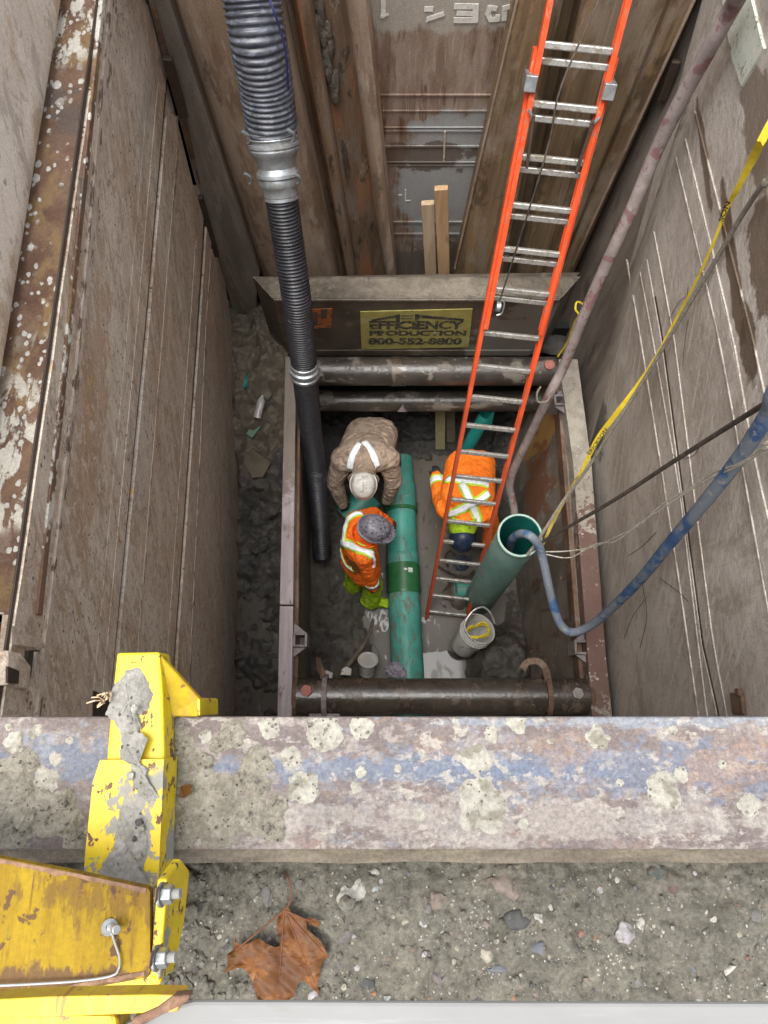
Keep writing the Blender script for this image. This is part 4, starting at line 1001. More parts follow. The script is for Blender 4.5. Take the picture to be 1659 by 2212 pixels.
for v in (P[3] + ax * .005, P[3] + ax * .03):
    ring = []
    u_ = ax.orthogonal().normalized(); w_ = ax.cross(u_)
    for k in range(36): ring.append(v + (u_ * math.cos(k * math.pi / 18) + w_ * math.sin(k * math.pi / 18)) * .126)
    MB().tube(ring, .0045, 8, closed=True).build("clamp_band", m_galv, cp, smooth=True)
for (uu, vv, d) in ((641, 385, 3.50), (629, 292, 3.36), (532, 296, 3.42), (536, 385, 3.58)):
    mb = MB(); q = pd(uu, vv, d); mb.tube([q + Vector((-.014, 0, .035)), q + Vector((.012, 0, .012)), q + Vector((.014, 0, -.02)), q + Vector((0, 0, -.04))], .008, 8); mb.build("latch", m_galv, cp, smooth=True)
ax2 = (P[11] - P[10]).normalized()
cp2 = MB().lathe([(.084, -.06), (.092, -.055), (.092, -.02), (.104, -.012), (.104, .008), (.094, .014), (.094, .04), (.101, .046), (.101, .062), (.088, .068), (.084, .09)], P[10].lerp(P[11], .75), ax2, 32).build("coupling", m_galv, hose, smooth=True, angle=35)
q = pd(684, 800, 4.56); MB().tube([q + Vector((0, 0, .05)), q + Vector((.02, 0, .02)), q + Vector((.015, 0, -.02))], .008, 8).build("latch", m_galv, cp2, smooth=True)
MB().lathe([(.088, -.06), (.092, -.05), (.092, .0), (.080, .004)], P[-1], ax2, 28).build("end_cuff", m_hose_black, hose, smooth=True)
# thin blue-black cable tied along the upper hose
tag(MB().tube(catmull([pd(570, -40, 2.84), pd(590, 20, 2.86), pd(604, 60, 2.92), pd(618, 120, 3.02), pd(622, 190, 3.18)], 6), .005, 6).build("cable", plain("thin_blue_cable", (.02, .02, .09), rough=.5), smooth=True), "thin dark blue cable lying against the upper part of the suction hose", "cable")

# ------------------------------------------------------------------ ladder
B0 = pz(964, 1336, DZ + .02); B0.z = DZ + .02
T0 = pd(1269, 0, 3.28)
LA = (T0 - B0).normalized(); LX = Vector((1, -.10, 0)); LX = (LX - LA * LX.dot(LA)).normalized()
LN = LX.cross(LA).normalized()
if LN.y > 0: LN = -LN                                             # towards the climber
Llen = (T0 - B0).length
lad = empty("extension_ladder", B0, "orange extension ladder with aluminium rungs leaning on the back wall", "ladder")
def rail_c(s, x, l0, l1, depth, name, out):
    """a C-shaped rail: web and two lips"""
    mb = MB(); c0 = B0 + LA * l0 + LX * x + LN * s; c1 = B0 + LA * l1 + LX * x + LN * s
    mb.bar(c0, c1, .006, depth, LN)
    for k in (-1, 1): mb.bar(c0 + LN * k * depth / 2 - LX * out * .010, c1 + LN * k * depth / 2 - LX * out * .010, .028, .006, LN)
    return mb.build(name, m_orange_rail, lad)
def proj_v(p):
    q = Vector((p.x, p.y * CT + p.z * ST, -p.y * ST + p.z * CT)); return V0 + F * q.y / q.z
def l_at(v):
    lo, hi = 0, Llen * 1.4
    for _ in range(40):
        m_ = (lo + hi) / 2
        if proj_v(B0 + LA * m_) > v: lo = m_
        else: hi = m_
    return lo
lb_top, lf_bot = l_at(112), l_at(706)
WB, WF = .205, .188
for s in (-1, 1):
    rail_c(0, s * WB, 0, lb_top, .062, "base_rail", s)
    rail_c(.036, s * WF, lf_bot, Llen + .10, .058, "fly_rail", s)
rv = [1325, 1283, 1247, 1210, 1168, 1120, 1076, 1025, 975, 917, 858, 792, 725]
rung0, sp_ = l_at(1322), None
ls = [l_at(v) for v in rv]; sp_ = (ls[-1] - ls[0]) / 12
mesh_r = None
def rung(l, s, w):
    global mesh_r
    c = B0 + LA * l + LN * s
    mb = MB(); mb.box((0, 0, 0), (w * 2 - .01, .034, .026), Matrix((LX, LA, LN)).transposed())
    mb.v = [p + c for p in mb.v]
    return mb.build("rung", m_alu, lad, bevel=.006)
i = 0; l = ls[0]
while l < lb_top - .05:
    rung(l, 0, WB); l += sp_
l = ls[0] + 13 * sp_ + .075
while l < Llen + .06:
    rung(l, .036, WF); l += sp_
for s in (-1, 1):                                                    # guide brackets and rung locks
    mb = MB(); c = B0 + LA * l_at(180) + LX * s * (WB - .008) + LN * .03; mb.box(c, (.06, .075, .12), Matrix((LX, LA, LN)).transposed()); mb.build("guide_bracket", m_galv, lad, bevel=.004)
    c = B0 + LA * l_at(300) + LX * s * (WF - .035) + LN * .09
    mb = MB(); mb.bar(c + LA * .13, c - LA * .13 - LX * s * .02, .016, .03, LN); k = mb.build("rung_lock", m_gap, lad, bevel=.004)
    mb = MB(); mb.tube([c + LA * .15 + LX * s * .03, c + LA * .11], .008, 6); mb.build("lock_spring", m_galv, k)
c = B0 + LA * l_at(655) - LX * (WF - .06) + LN * .07
pl_ = MB().tube([c + LX * .012 + LA * 0, c - LX * .012], .032, 18).build("pulley", m_galv, lad, smooth=True)
MB().tube(catmull([c + LA * .05, c + LX * .03 + LA * .03, c + LX * .03 - LA * .04, c - LA * .06], 4), .006, 6).build("pulley_hook", m_galv, pl_, smooth=True)
top = B0 + LA * (Llen + .08) + LX * .05 + LN * .10
tag(MB().tube(catmull([top, pd(1213, 185, 3.26), pd(1188, 300, 3.44), pd(1150, 430, 3.66), c + LA * .04], 10), .005, 6).build("rope", m_cable, None, smooth=True), "thin dark hauling rope running down the middle of the orange ladder", "rope")

# ------------------------------------------------------------------ green sewer pipeline on the floor
pv = [(864, 985, .128), (865, 1050, .143), (867, 1120, .148), (870, 1210, .152), (873, 1285, .155), (878, 1400, .155), (882, 1480, .155), (885, 1560, .155)]
zs = [-6.78 + .07 * min(1, i / 5) for i in range(8)]
A0 = [pz(u, v, z) for (u, v, r), z in zip(pv, zs)]
pipe = empty("sewer_pipe", A0[4], "green sewer pipe with bell joints lying along the wet trench floor", "pipe")
def at_pipe(v):
    i = 0
    while i < len(pv) - 2 and v > pv[i + 1][1]: i += 1
    t = (v - pv[i][1]) / (pv[i + 1][1] - pv[i][1])
    return A0[i].lerp(A0[i + 1], t), pv[i][2] + (pv[i + 1][2] - pv[i][2]) * t
def seg(v0, v1, k, name, m, lips=False, label=None):
    n = 10; mb = MB(); pts = []; rr = []
    for i in range(n + 1):
        p, r = at_pipe(v0 + (v1 - v0) * i / n); pts.append(p); rr.append(r * k)
    if lips:
        rr[0] *= .98; rr[-1] *= .98
    mb.tube(pts, rr, 36); return mb.build(name, m, pipe, smooth=True, angle=50, label=label)
seg(990, 1049, .98, "pipe_length", m_green_mud)
seg(1046, 1104, 1.09, "bell_joint", m_green_mud, True); seg(1100, 1107, 1.13, "joint_ring", m_green_dark)
seg(1104, 1206, 1.0, "pipe_length", m_green); seg(1200, 1224, 1.05, "joint_ring", m_green, True)
cpl = seg(1220, 1284, 1.07, "coupling", m_green_dark, True, label="darker green coupling with a pale sticker")
seg(1222, 1228, 1.10, "joint_ring", m_green_dark); seg(1272, 1278, 1.10, "joint_ring", m_green_dark)
seg(1276, 1440, 1.0, "pipe_length", m_green_mud); seg(1436, 1560, 1.0, "pipe_length", m_green)
p, r = at_pipe(1238); mb = MB()
d1, d2 = at_pipe(1230)[0], at_pipe(1246)[0]; axp = (d2 - d1).normalized()
def on_pipe(ang, s, rad): return p + axp * s + (Vector((1, 0, 0)) * math.cos(ang) + Vector((0, 0, 1)) * math.sin(ang)) * rad
for a0_, a1_, s0, s1_ in ((1.30, 1.02, -.025, .02), (1.55, 1.36, -.02, .0)):
    n = 6; vs = []
    for i in range(n + 1):
        t = a0_ + (a1_ - a0_) * i / n
        vs += [on_pipe(t, s0, r * 1.085), on_pipe(t, s1_, r * 1.085)]
    fs = [(2 * i, 2 * i + 1, 2 * i + 3, 2 * i + 2) for i in range(n)]
    mb = MB(); mb.add(vs, fs); mb.build("sticker", m_sticker, cpl)

# standing pipe
def hollow(a, b, r, wall, mo, mi, parent, name, seg=40):
    A = (b - a).normalized(); L = (b - a).length
    o = MB().lathe([(r, 0), (r, L - .006), (r - .004, L), (r - wall + .003, L), (r - wall, L - .006)], a, A, seg).build(name, mo, parent, smooth=True, angle=35)
    MB().lathe([(r - wall, L - .006), (r - wall, L * .02), (0.001, L * .02)], a, A, seg).build("bore", mi, o, smooth=True, angle=35)
    return o
rim = pd(1123, 1156, 4.66); foot = pz(1034, 1296, DZ - .02)
st = empty("standing_pipe", foot, "dull green pipe standing on end against the right box wall, a hose over its rim", "pipe")
hollow(foot, rim, .148, .012, m_green_dull, m_green_in, st, "barrel")
A = (rim - foot).normalized(); MB().lathe([(.1485, -.05), (.1515, -.045), (.1515, -.002), (.1495, .0015), (.137, .0018), (.1365, -.01)], rim, A, 40).build("rim_band", m_rim, st, smooth=True)
stub = empty("pipe_stub", pz(1000, 1275, -6.85), "short green pipe stub in a dark hole behind the ladder foot", "pipe")
hollow(pz(1032, 1272, -6.82), pz(984, 1272, -6.80), .085, .01, m_green_mud, m_green_in, stub, "barrel", 28)
mb = MB(); vs, fs = blob_mesh(pz(1000, 1278, -6.93), .21, .19, .05, 3, sub=3, rough=.4); mb.add(vs, fs); tag(mb.build("mud_hole", m_gap, None, smooth=True), kind='structure')
# offcut between two workers
oc = empty("pipe_offcut", pz(752, 1105, -6.8), "short open green pipe offcut lying between the two left workers", "pipe")
hollow(pz(800, 1070, -6.62), pz(748, 1122, -6.66), .145, .012, m_green, m_dark_cloth, oc, "barrel", 32)  # bore borrows the near-black cloth colour to stand in for its inner shade
lp2 = empty("leaning_pipe", pz(992, 985, -6.7), "thin bright green pipe leaning behind the orange-jacketed worker at the ladder", "pipe")
hollow(pz(1000, 985, -6.62), pz(1050, 895, -5.95), .062, .008, m_green_in, m_green_in, lp2, "barrel", 24)
MB().prism([pz(1050, 910, -5.98) + Vector((.0, 0, 0)), pz(1068, 888, -5.80), pz(1060, 925, -6.05)], (.01, .03, .02)).build("split_tongue", m_green_in, lp2)

# ------------------------------------------------------------------ hoses, strap, ropes on the right
def hose_obj(name, pts, r, m, label, cat, seg=12, n=10, step=None):
    path = catmull(pts, n)
    return tag(MB().tube(path, r, seg).build(name, m, None, smooth=True), label, cat)
hose_obj("air_hose", [Vector((2.2, 3.0, -1.13)), Vector((1.58, 2.65, -1.06)), px(1640, -80, 1.25), pd(1590, 0, 2.75), pd(1540, 90, 2.95), pd(1480, 200, 3.22), pd(1420, 320, 3.52), pd(1370, 440, 3.80), pd(1310, 570, 4.15), pd(1262, 680, 4.5), pd(1218, 790, 4.95), pd(1188, 850, 5.15), pd(1150, 930, 5.6), pd(1112, 1010, 6.05), pd(1101, 1050, 6.25), pd(1106, 1078, 6.35), pd(1111, 1112, 6.45), pd(1108, 1180, 6.7)], .036, m_red_hose, "clay-caked dark red hose running down the right corner behind the ladder", "hose", 14)
hose_obj("tie_wire", [pd(1168, 835, 5.1), pd(1160, 850, 5.1), pd(1163, 868, 5.08), pd(1182, 866, 5.05), pd(1190, 850, 5.1)], .008, m_rope_tan, "small wire loop tied round the clay-caked hose at the far pipe", "wire", 6)
hose_obj("tie_wire", [pd(1270, 665, 4.5), pd(1248, 652, 4.6), pd(1243, 668, 4.6), pd(1250, 680, 4.6), pd(1240, 700, 4.7), pd(1225, 740, 4.9), pd(1205, 770, 5.05)], .007, m_yrope, "frayed yellow wire end hanging beside the clay-caked hose above the trench box", "wire", 6)
# yellow strap: a flat twisted ribbon
sp_pts = [Vector((2.1, 2.75, -1.15)), Vector((1.56, 2.45, -1.10)), pd(1672, 255, 2.5), pd(1655, 285, 2.55), pd(1625, 345, 2.72), pd(1592, 410, 2.86), pd(1570, 450, 2.98), pd(1545, 515, 3.12), pd(1505, 605, 3.36), pd(1460, 690, 3.60), pd(1420, 765, 3.80), pd(1372, 840, 4.02), pd(1330, 895, 4.18), pd(1290, 950, 4.36), pd(1255, 1020, 4.6), pd(1225, 1070, 4.8), pd(1198, 1120, 4.85), pd(1184, 1150, 4.85), pd(1172, 1180, 4.85)]
sp_w = [.048, .048, .048, .046, .05, .034, .022, .02, .018, .02, .022, .038, .05, .048, .034, .03, .04, .03, .025]
path = catmull(sp_pts, 8); wd = list(np.interp(np.linspace(0, 1, len(path)), np.linspace(0, 1, len(sp_w)), sp_w))
vs, fs = [], []
for i, p in enumerate(path):
    t = (path[min(i + 1, len(path) - 1)] - path[max(i - 1, 0)]).normalized(); vd = p.normalized()
    sd = t.cross(vd).normalized(); nn = sd.cross(t).normalized()
    a_ = .55 * math.sin(i * .21); sd = sd * math.cos(a_) + nn * math.sin(a_); nn = sd.cross(t).normalized()
    h = wd[i] * .34
    vs += [p - sd * h - nn * .0015, p + sd * h - nn * .0015, p + sd * h + nn * .0015, p - sd * h + nn * .0015]
for i in range(len(path) - 1):
    for k in range(4): fs.append((4 * i + k, 4 * i + (k + 1) % 4, 4 * i + 4 + (k + 1) % 4, 4 * i + 4 + k))
strap = empty("strap", path[-1], "yellow webbing strap with black lettering stretched down to the standing green pipe", "strap")
MB().add(vs, fs).build("webbing", m_strap, strap, smooth=True, angle=40)
a_, b_ = pd(1271, 981, 4.33), pd(1309, 926, 4.21)
dirx = (b_ - a_).normalized(); vd = ((a_ + b_) / 2).normalized(); diry = -dirx.cross(vd).normalized()
if diry.dot(Vector((-1, 1, 0))) < 0: diry = -diry
text("ERICKSON", a_ - vd * .03 - diry * .012, (b_ - a_).length, .021, m_black, strap, bold=.02, M4=Matrix((dirx, diry, dirx.cross(diry))).transposed())
a_, b_ = pd(1556, 478, 3.05), pd(1573, 436, 2.93); dirx = (b_ - a_).normalized(); vd = ((a_ + b_) / 2).normalized(); diry = -dirx.cross(vd).normalized()
if diry.dot(Vector((-1, 1, 0))) < 0: diry = -diry
text("SON", a_ - vd * .03 - diry * .01, (b_ - a_).length, .020, m_black, strap, bold=.02, M4=Matrix((dirx, diry, dirx.cross(diry))).transposed())
hose_obj("rope", [Vector((2.1, 2.5, -1.15)), Vector((1.57, 2.25, -1.10)), pd(1690, 340, 2.45), pd(1650, 395, 2.6), pd(1600, 470, 2.85), pd(1530, 590, 3.2), pd(1460, 705, 3.55), pd(1385, 830, 3.95), pd(1330, 915, 4.2), pd(1270, 1010, 4.5), pd(1215, 1085, 4.72), pd(1160, 1170, 4.6), pd(1138, 1200, 4.62)], .011, m_rope_tan, "muddy brown rope running beside the yellow strap into the green pipe", "rope", 8)
hose_obj("cable", [Vector((2.1, 1.2, -1.15)), Vector((1.62, 1.1, -1.10)), pd(1720, 830, 2.15), pd(1659, 868, 2.4), pd(1560, 930, 2.8), pd(1450, 1000, 3.25), pd(1340, 1072, 3.75), pd(1250, 1125, 4.2), pd(1180, 1165, 4.58), pd(1152, 1185, 4.6)], .0115, m_cable, "dark brown cable stretched from the right edge to the standing green pipe", "cable", 8)
for k, (o1, o2) in enumerate(((0, 0), (9, 4))):
    hose_obj("string", [Vector((2.1, .95 + .02 * k, -1.15)), Vector((1.62, .85 + .02 * k, -1.10)), pd(1700, 935 + o1, 2.1), pd(1659, 958 + o1, 2.3), pd(1600, 1000 + o2, 2.55), pd(1540, 1022 + o1, 2.85), pd(1490, 1055 + o2, 3.1), pd(1430, 1090 + o1, 3.4), pd(1380, 1135 - o2, 3.7), pd(1330, 1160 + o1, 4.0), pd(1285, 1180 - o2, 4.3), pd(1230, 1190 + o1 * 1.6, 4.55), pd(1172, 1192 + o2, 4.6)], .0042, m_string, ("thin pale string, the upper of two, sagging from the right edge to the green pipe", "thin pale string, the lower of two, sagging from the right edge to the green pipe")[k], "string", 6)
hose_obj("water_hose", [Vector((2.3, 1.55, -1.14)), Vector((1.64, 1.3, -1.07)), pd(1740, 775, 2.1), pd(1659, 895, 2.36), pd(1600, 985, 2.62), pd(1530, 1075, 2.95), pd(1450, 1170, 3.4), pd(1380, 1255, 3.9), pd(1320, 1315, 4.35), pd(1275, 1352, 4.62), pd(1236, 1366, 4.72), pd(1212, 1350, 4.74), pd(1196, 1310, 4.72), pd(1184, 1260, 4.66), pd(1172, 1205, 4.6), pd(1163, 1178, 4.54), pd(1146, 1158, 4.5), pd(1124, 1153, 4.6), pd(1106, 1166, 4.8), pd(1100, 1190, 5.2)], .029, m_blue_hose, "muddy blue hose looping over the box rail into the standing green pipe", "hose", 16)

# ------------------------------------------------------------------ people
def capsule(mb, p, q, r0, r1, seg=14):
    p, q = Vector(p), Vector(q); d = q - p; L = d.length
    A = d.normalized() if L > 1e-6 else Vector((0, 0, 1))
    prof = [(r0 * math.sin(t), -r0 * math.cos(t)) for t in (0.05, .5, 1.0, 1.4)] + [(r0 + (r1 - r0) * k, L * k) for k in (0.0, .33, .66, 1.0)] + [(r1 * math.cos(t), L + r1 * math.sin(t)) for t in (.3, .7, 1.1, 1.52)]
    mb.lathe(prof, p, A, seg)
    n = len(mb.v); k = len(prof)
    mb.f.append(tuple(reversed(range(n - seg * k, n - seg * k + seg)))); mb.f.append(tuple(range(n - seg, n))); mb.m += [0, 0]

def make_body(root, caps, mats, voxel=.010, wrinkle=.011):
    """caps: (p, q, r0, r1, material index) -> one continuous mesh"""
    mb = MB()
    for p, q, r0, r1, mi in caps: capsule(mb, p, q, r0, r1)
    me = bpy.data.meshes.new("raw"); me.from_pydata([tuple(v) for v in mb.v], [], mb.f); me.update()
    tmp = bpy.data.objects.new("raw", me); COL.objects.link(tmp)
    rm = tmp.modifiers.new("r", 'REMESH'); rm.mode = 'VOXEL'; rm.voxel_size = voxel
    sm = tmp.modifiers.new("s", 'SMOOTH'); sm.factor = .5; sm.iterations = 5
    bpy.context.view_layer.update()
    out = bpy.data.meshes.new_from_object(tmp.evaluated_get(bpy.context.evaluated_depsgraph_get()))
    bpy.data.objects.remove(tmp); bpy.data.meshes.remove(me)
    out.name = "body"
    n = len(out.vertices); co = np.empty(n * 3); out.vertices.foreach_get("co", co); co = co.reshape(-1, 3)
    nf = len(out.polygons); fc = np.empty(nf * 3); out.polygons.foreach_get("center", fc); fc = fc.reshape(-1, 3)
    def nearest(X):
        best = np.full(len(X), 1e9); idx = np.zeros(len(X), int)
        for (p, q, r0, r1, mi) in caps:
            p_, q_ = np.array(p), np.array(q); d = q_ - p_; L2 = max(1e-9, d @ d)
            t = np.clip(((X - p_) @ d) / L2, 0, 1); dist = np.linalg.norm(X - p_ - t[:, None] * d, axis=1) - (r0 + (r1 - r0) * t)
            m = dist < best; best[m] = dist[m]; idx[m] = mi
        return idx
    fi = nearest(fc); vi = nearest(co)
    clothy = set(i for i, m in enumerate(mats) if 'cloth' in m.name or 'jacket' in m.name)
    no = np.empty(n * 3); out.vertices.foreach_get("normal", no); no = no.reshape(-1, 3)
    for i in range(n):
        if vi[i] in clothy:
            p = co[i]
            w = nz(p[0] * 9 + p[2] * 5, p[1] * 9 - p[0] * 4, p[2] * 15, 2); w2 = nz(p[0] * 26 + p[1] * 12, p[1] * 22, p[2] * 34, 2)
            co[i] += no[i] * wrinkle * ((.55 - abs(w)) * 1.5 - .5 + .35 * (.4 - abs(w2)))
    off = np.array(parent_world(root)[:])
    out.vertices.foreach_set("co", (co - off).ravel())
    out.materials.clear()
    for m in mats: out.materials.append(m)
    out.polygons.foreach_set("material_index", fi.astype(np.int32)); out.polygons.foreach_set("use_smooth", [True] * nf)
    out.update()
    o = bpy.data.objects.new("body", out); COL.objects.link(o); o.parent = root
    bv = BVHTree.FromPolygons([Vector(c) for c in co], [tuple(p.vertices) for p in out.polygons])
    return o, bv

def hand_caps(wrist, elbow, side, mi, curl=.5, s=1.0):
    """palm, four unequal bent fingers and a thumb"""
    w = Vector(wrist); d = (w - Vector(elbow)).normalized()
    sx = d.cross(Vector((0, 0, 1))); sx = sx.normalized() if sx.length > .1 else Vector((1, 0, 0)); sx = sx * side
    nn = sx.cross(d).normalized() * side
    caps = []
    palm = w + d * .085 * s
    for k in (-1, 0, 1): caps.append((w + sx * k * .012, palm + sx * k * .026 * s, .022 * s, .017 * s, mi))
    for k, L in zip((-1.5, -.5, .5, 1.5), (.062, .074, .070, .054)):
        a = palm + sx * k * .019 * s; b = a + (d - nn * curl * .5).normalized() * L * .55 * s; c = b + (d * (1 - curl) - nn * curl).normalized() * L * .5 * s
        caps += [(a, b, .0115 * s, .0105 * s, mi), (b, c, .0105 * s, .009 * s, mi)]
    t0 = w + d * .03 * s - sx * .026 * s; t1 = t0 + (d * .6 - sx * .8 - nn * .2).normalized() * .038 * s; t2 = t1 + (d * .9 - sx * .2 - nn * .4).normalized() * .032 * s
    caps += [(t0, t1, .014 * s, .0125 * s, mi), (t1, t2, .0125 * s, .010 * s, mi)]
    return caps

def head_caps(c, up, fwd, mi):
    up = Vector(up).normalized(); fwd = Vector(fwd); fwd = (fwd - up * fwd.dot(up)).normalized(); sd = up.cross(fwd)
    c = Vector(c)
    return [(c + up * .035 - fwd * .015, c + up * .03 + fwd * .02, .092, .088, mi), (c - up * .03 + fwd * .015, c - up * .07 + fwd * .045, .072, .048, mi),
            (c - up * .005 + fwd * .095, c - up * .035 + fwd * .112, .012, .017, mi), (c + sd * .088, c + sd * .092 - up * .025, .016, .013, mi), (c - sd * .088, c - sd * .092 - up * .025, .016, .013, mi),
            (c - up * .062 + fwd * .088, c - up * .066 + fwd * .09, .016, .014, mi)]

def face_parts(root, c, up, fwd):
    up = Vector(up).normalized(); fwd = Vector(fwd); fwd = (fwd - up * fwd.dot(up)).normalized(); sd = up.cross(fwd)
    for k in (-1, 1):
        mb = MB(); mb.lathe([(.001, -.011), (.009, -.006), (.011, 0), (.009, .006), (.001, .011)], Vector(c) + up * .012 + fwd * .090 + sd * k * .034, fwd, 12); mb.build("eye", bpy.data.materials.get("eye_white") or plain("eye_white", (.6, .58, .55), rough=.3), root, smooth=True)
    MB().bar(Vector(c) - up * .05 + fwd * .106 - sd * .022, Vector(c) - up * .05 + fwd * .106 + sd * .022, .008, .006, fwd).build("mouth", bpy.data.materials.get("lips") or plain("lips", (.25, .10, .08)), root)

def helmet(root, c, up, fwd, m, brim=1.0, s=1.0):
    up = Vector(up).normalized(); fwd = Vector(fwd); fwd = (fwd - up * fwd.dot(up)).normalized(); sd = up.cross(fwd)
    prof = [(.122, -.012), (.123, 0), (.114, .004), (.110, .02), (.104, .055), (.088, .085), (.06, .105), (.03, .114), (.001, .117)]
    prof = [(r * s, h * s) for r, h in prof]
    o = MB().lathe(prof, Vector(c), up, 40, xdir=fwd, sx=1.13, sy=.98).build("hard_hat", m, root, smooth=True, angle=55)
    mb = MB(); vs = []; n = 16                                       # the peak
    for i in range(n + 1):
        t = R(-62 + 124 * i / n); e = .118 * s
        vs += [Vector(c) + (fwd * math.cos(t) * 1.13 + sd * math.sin(t) * .98) * e + up * .004, Vector(c) + (fwd * math.cos(t) * 1.13 + sd * math.sin(t) * .98) * (e + .05 * s * brim * max(.05, math.cos(t * 1.35))) - up * .014 * s]
    fs = [(2 * i, 2 * i + 1, 2 * i + 3, 2 * i + 2) for i in range(n)]
    k = len(vs); vs += [v - up * .005 for v in vs]; fs += [tuple(reversed([j + k for j in f])) for f in fs]
    mb.add(vs, fs); mb.build("peak", m, o, smooth=True)
    for x in (-.028, 0, .028):                                       # raised ribs along the crown
        pts = [Vector(c) + up * (math.sin(t) * .117 * s + .002) + fwd * (math.cos(t) * .118 * s) + sd * x * s for t in [R(a) for a in range(25, 156, 13)]]
        MB().tube([p - up * (abs(x) * .12) for p in pts], .0055 * s, 6).build("crown_rib", m, o, smooth=True)
    return o

def ribbon(root, bv, pix, w, m, name="reflective_strip", lift=.010, trim=None, n=8):
    """tape lying on the garment: found by looking down the given sight lines"""
    pts = catmull([Vector((u, v, 0)) for u, v in pix], n); hit = []
    for q in pts:
        d = ray(q.x, q.y).normalized(); r = bv.ray_cast(Vector((0, 0, 0)), d)
        if r[0] is not None: hit.append((r[0], r[1] if r[1].dot(d) < 0 else -r[1]))
    if len(hit) < 3: return None
    P = [h[0] for h in hit]; Nn = [h[1] for h in hit]
    for _ in range(3):
        P = [P[0]] + [(P[i - 1] + P[i] * 2 + P[i + 1]) / 4 for i in range(1, len(P) - 1)] + [P[-1]]
        Nn = [Nn[0]] + [(Nn[i - 1] + Nn[i] * 2 + Nn[i + 1]).normalized() for i in range(1, len(Nn) - 1)] + [Nn[-1]]
    def make(wd, lf, mm, nm):
        K = 4; vs, fs = [], []
        for i, p in enumerate(P):
            t = (P[min(i + 1, len(P) - 1)] - P[max(i - 1, 0)]).normalized(); s_ = t.cross(Nn[i]).normalized()
            row = []
            for k in range(K + 1):
                q = p + s_ * wd * (k / K - .5); near = bv.find_nearest(q)
                nn = near[1] if near[1].dot(Nn[i]) > 0 else Nn[i]
                row.append(near[0] + Nn[i] * lf)
            vs += row
        for i in range(len(P) - 1):
            for k in range(K): fs.append((i * (K + 1) + k, i * (K + 1) + k + 1, (i + 1) * (K + 1) + k + 1, (i + 1) * (K + 1) + k))
        mb = MB(); mb.add(vs, fs); o = mb.build(nm, mm, root, smooth=True, angle=70)
        sd = o.modifiers.new("t", 'SOLIDIFY'); sd.thickness = .004; sd.offset = 0
        return o
    if trim: make(w * 1.75, lift - .005, trim, "tape_edge")
    return make(w, lift, m, name)

def collar(root, c, axis, r, m, h=.05, name="collar", flare=1.25):
    return MB().lathe([(r, 0), (r * 1.06, h * .5), (r * flare, h), (r * flare - .008, h + .004), (r * .98, h * .5), (r * .9, 0)], c, axis, 26).build(name, m, root, smooth=True)

# --- the bent worker in the clay-caked jacket
w1 = empty("person", pz(805, 975, DZ + .03), "person in a clay-caked tan jacket with white strips and white helmet, bent over the pipe", "person")
hp, ch = pz(803, 938, -5.98), pz(789, 985, -5.70)
nk, hd = pz(786, 1022, -5.60), pz(785, 1046, -5.60)
sL, sR = pz(742, 992, -5.70), pz(836, 990, -5.70)
eL, eR = pz(722, 1040, -5.98), pz(850, 1038, -5.98)
hL, hR = pz(740, 1088, -6.32), pz(836, 1080, -6.34)
kL, kR = hp + Vector((-.16, -.12, -.42)), hp + Vector((.20, -.10, -.42))
fL, fR = Vector((kL.x - .03, kL.y + .05, DZ + .08)), Vector((kR.x + .03, kR.y + .08, DZ + .10))
C = [(hp + Vector((-.085, 0, 0)), ch + Vector((-.10, 0, 0)), .155, .15, 0), (hp + Vector((.085, 0, 0)), ch + Vector((.10, 0, 0)), .155, .15, 0), (hp, ch, .16, .16, 0),
     (ch, sL, .15, .115, 0), (ch, sR, .15, .115, 0), (ch + Vector((0, -.05, 0)), nk, .14, .085, 0), (sL, sR, .10, .10, 0),
     (sL, eL, .102, .078, 0), (eL, hL, .080, .052, 0), (sR, eR, .102, .078, 0), (eR, hR, .080, .052, 0),
     (hp + Vector((-.09, .02, -.04)), kL, .125, .085, 1), (kL, fL, .085, .065, 1), (hp + Vector((.10, .02, -.04)), kR, .125, .085, 1), (kR, fR, .085, .065, 1),
     (fL + Vector((0, .04, -.03)), fL + Vector((0, -.17, -.05)), .055, .045, 2), (fR + Vector((0, .04, -.03)), fR + Vector((0, -.17, -.05)), .055, .045, 2),
     (nk, hd, .062, .06, 3)]
hu, hf = Vector((0, -.55, .83)), Vector((0, -.83, -.55))
C += head_caps(hd - hu * .05, hu, hf, 3) + hand_caps(hL, eL, 1, 2) + hand_caps(hR, eR, -1, 2)
body, bv = make_body(w1, C, [m_tan_cloth, m_brown_cloth, m_dark_cloth, m_skin])
face_parts(w1, hd - hu * .05, hu, hf)
helmet(w1, hd + hu * .0, hu, hf, m_hat_white, .35, .98)
for pts in ([(778, 958), (768, 972), (760, 990), (755, 1012)], [(786, 955), (799, 970), (808, 988), (814, 1008)]): ribbon(w1, bv, pts, .055, m_reflect)
collar(w1, nk + Vector((0, .02, -.03)), (hd - nk) + Vector((0, 0, .02)), .10, m_tan_cloth, .07, flare=1.35)

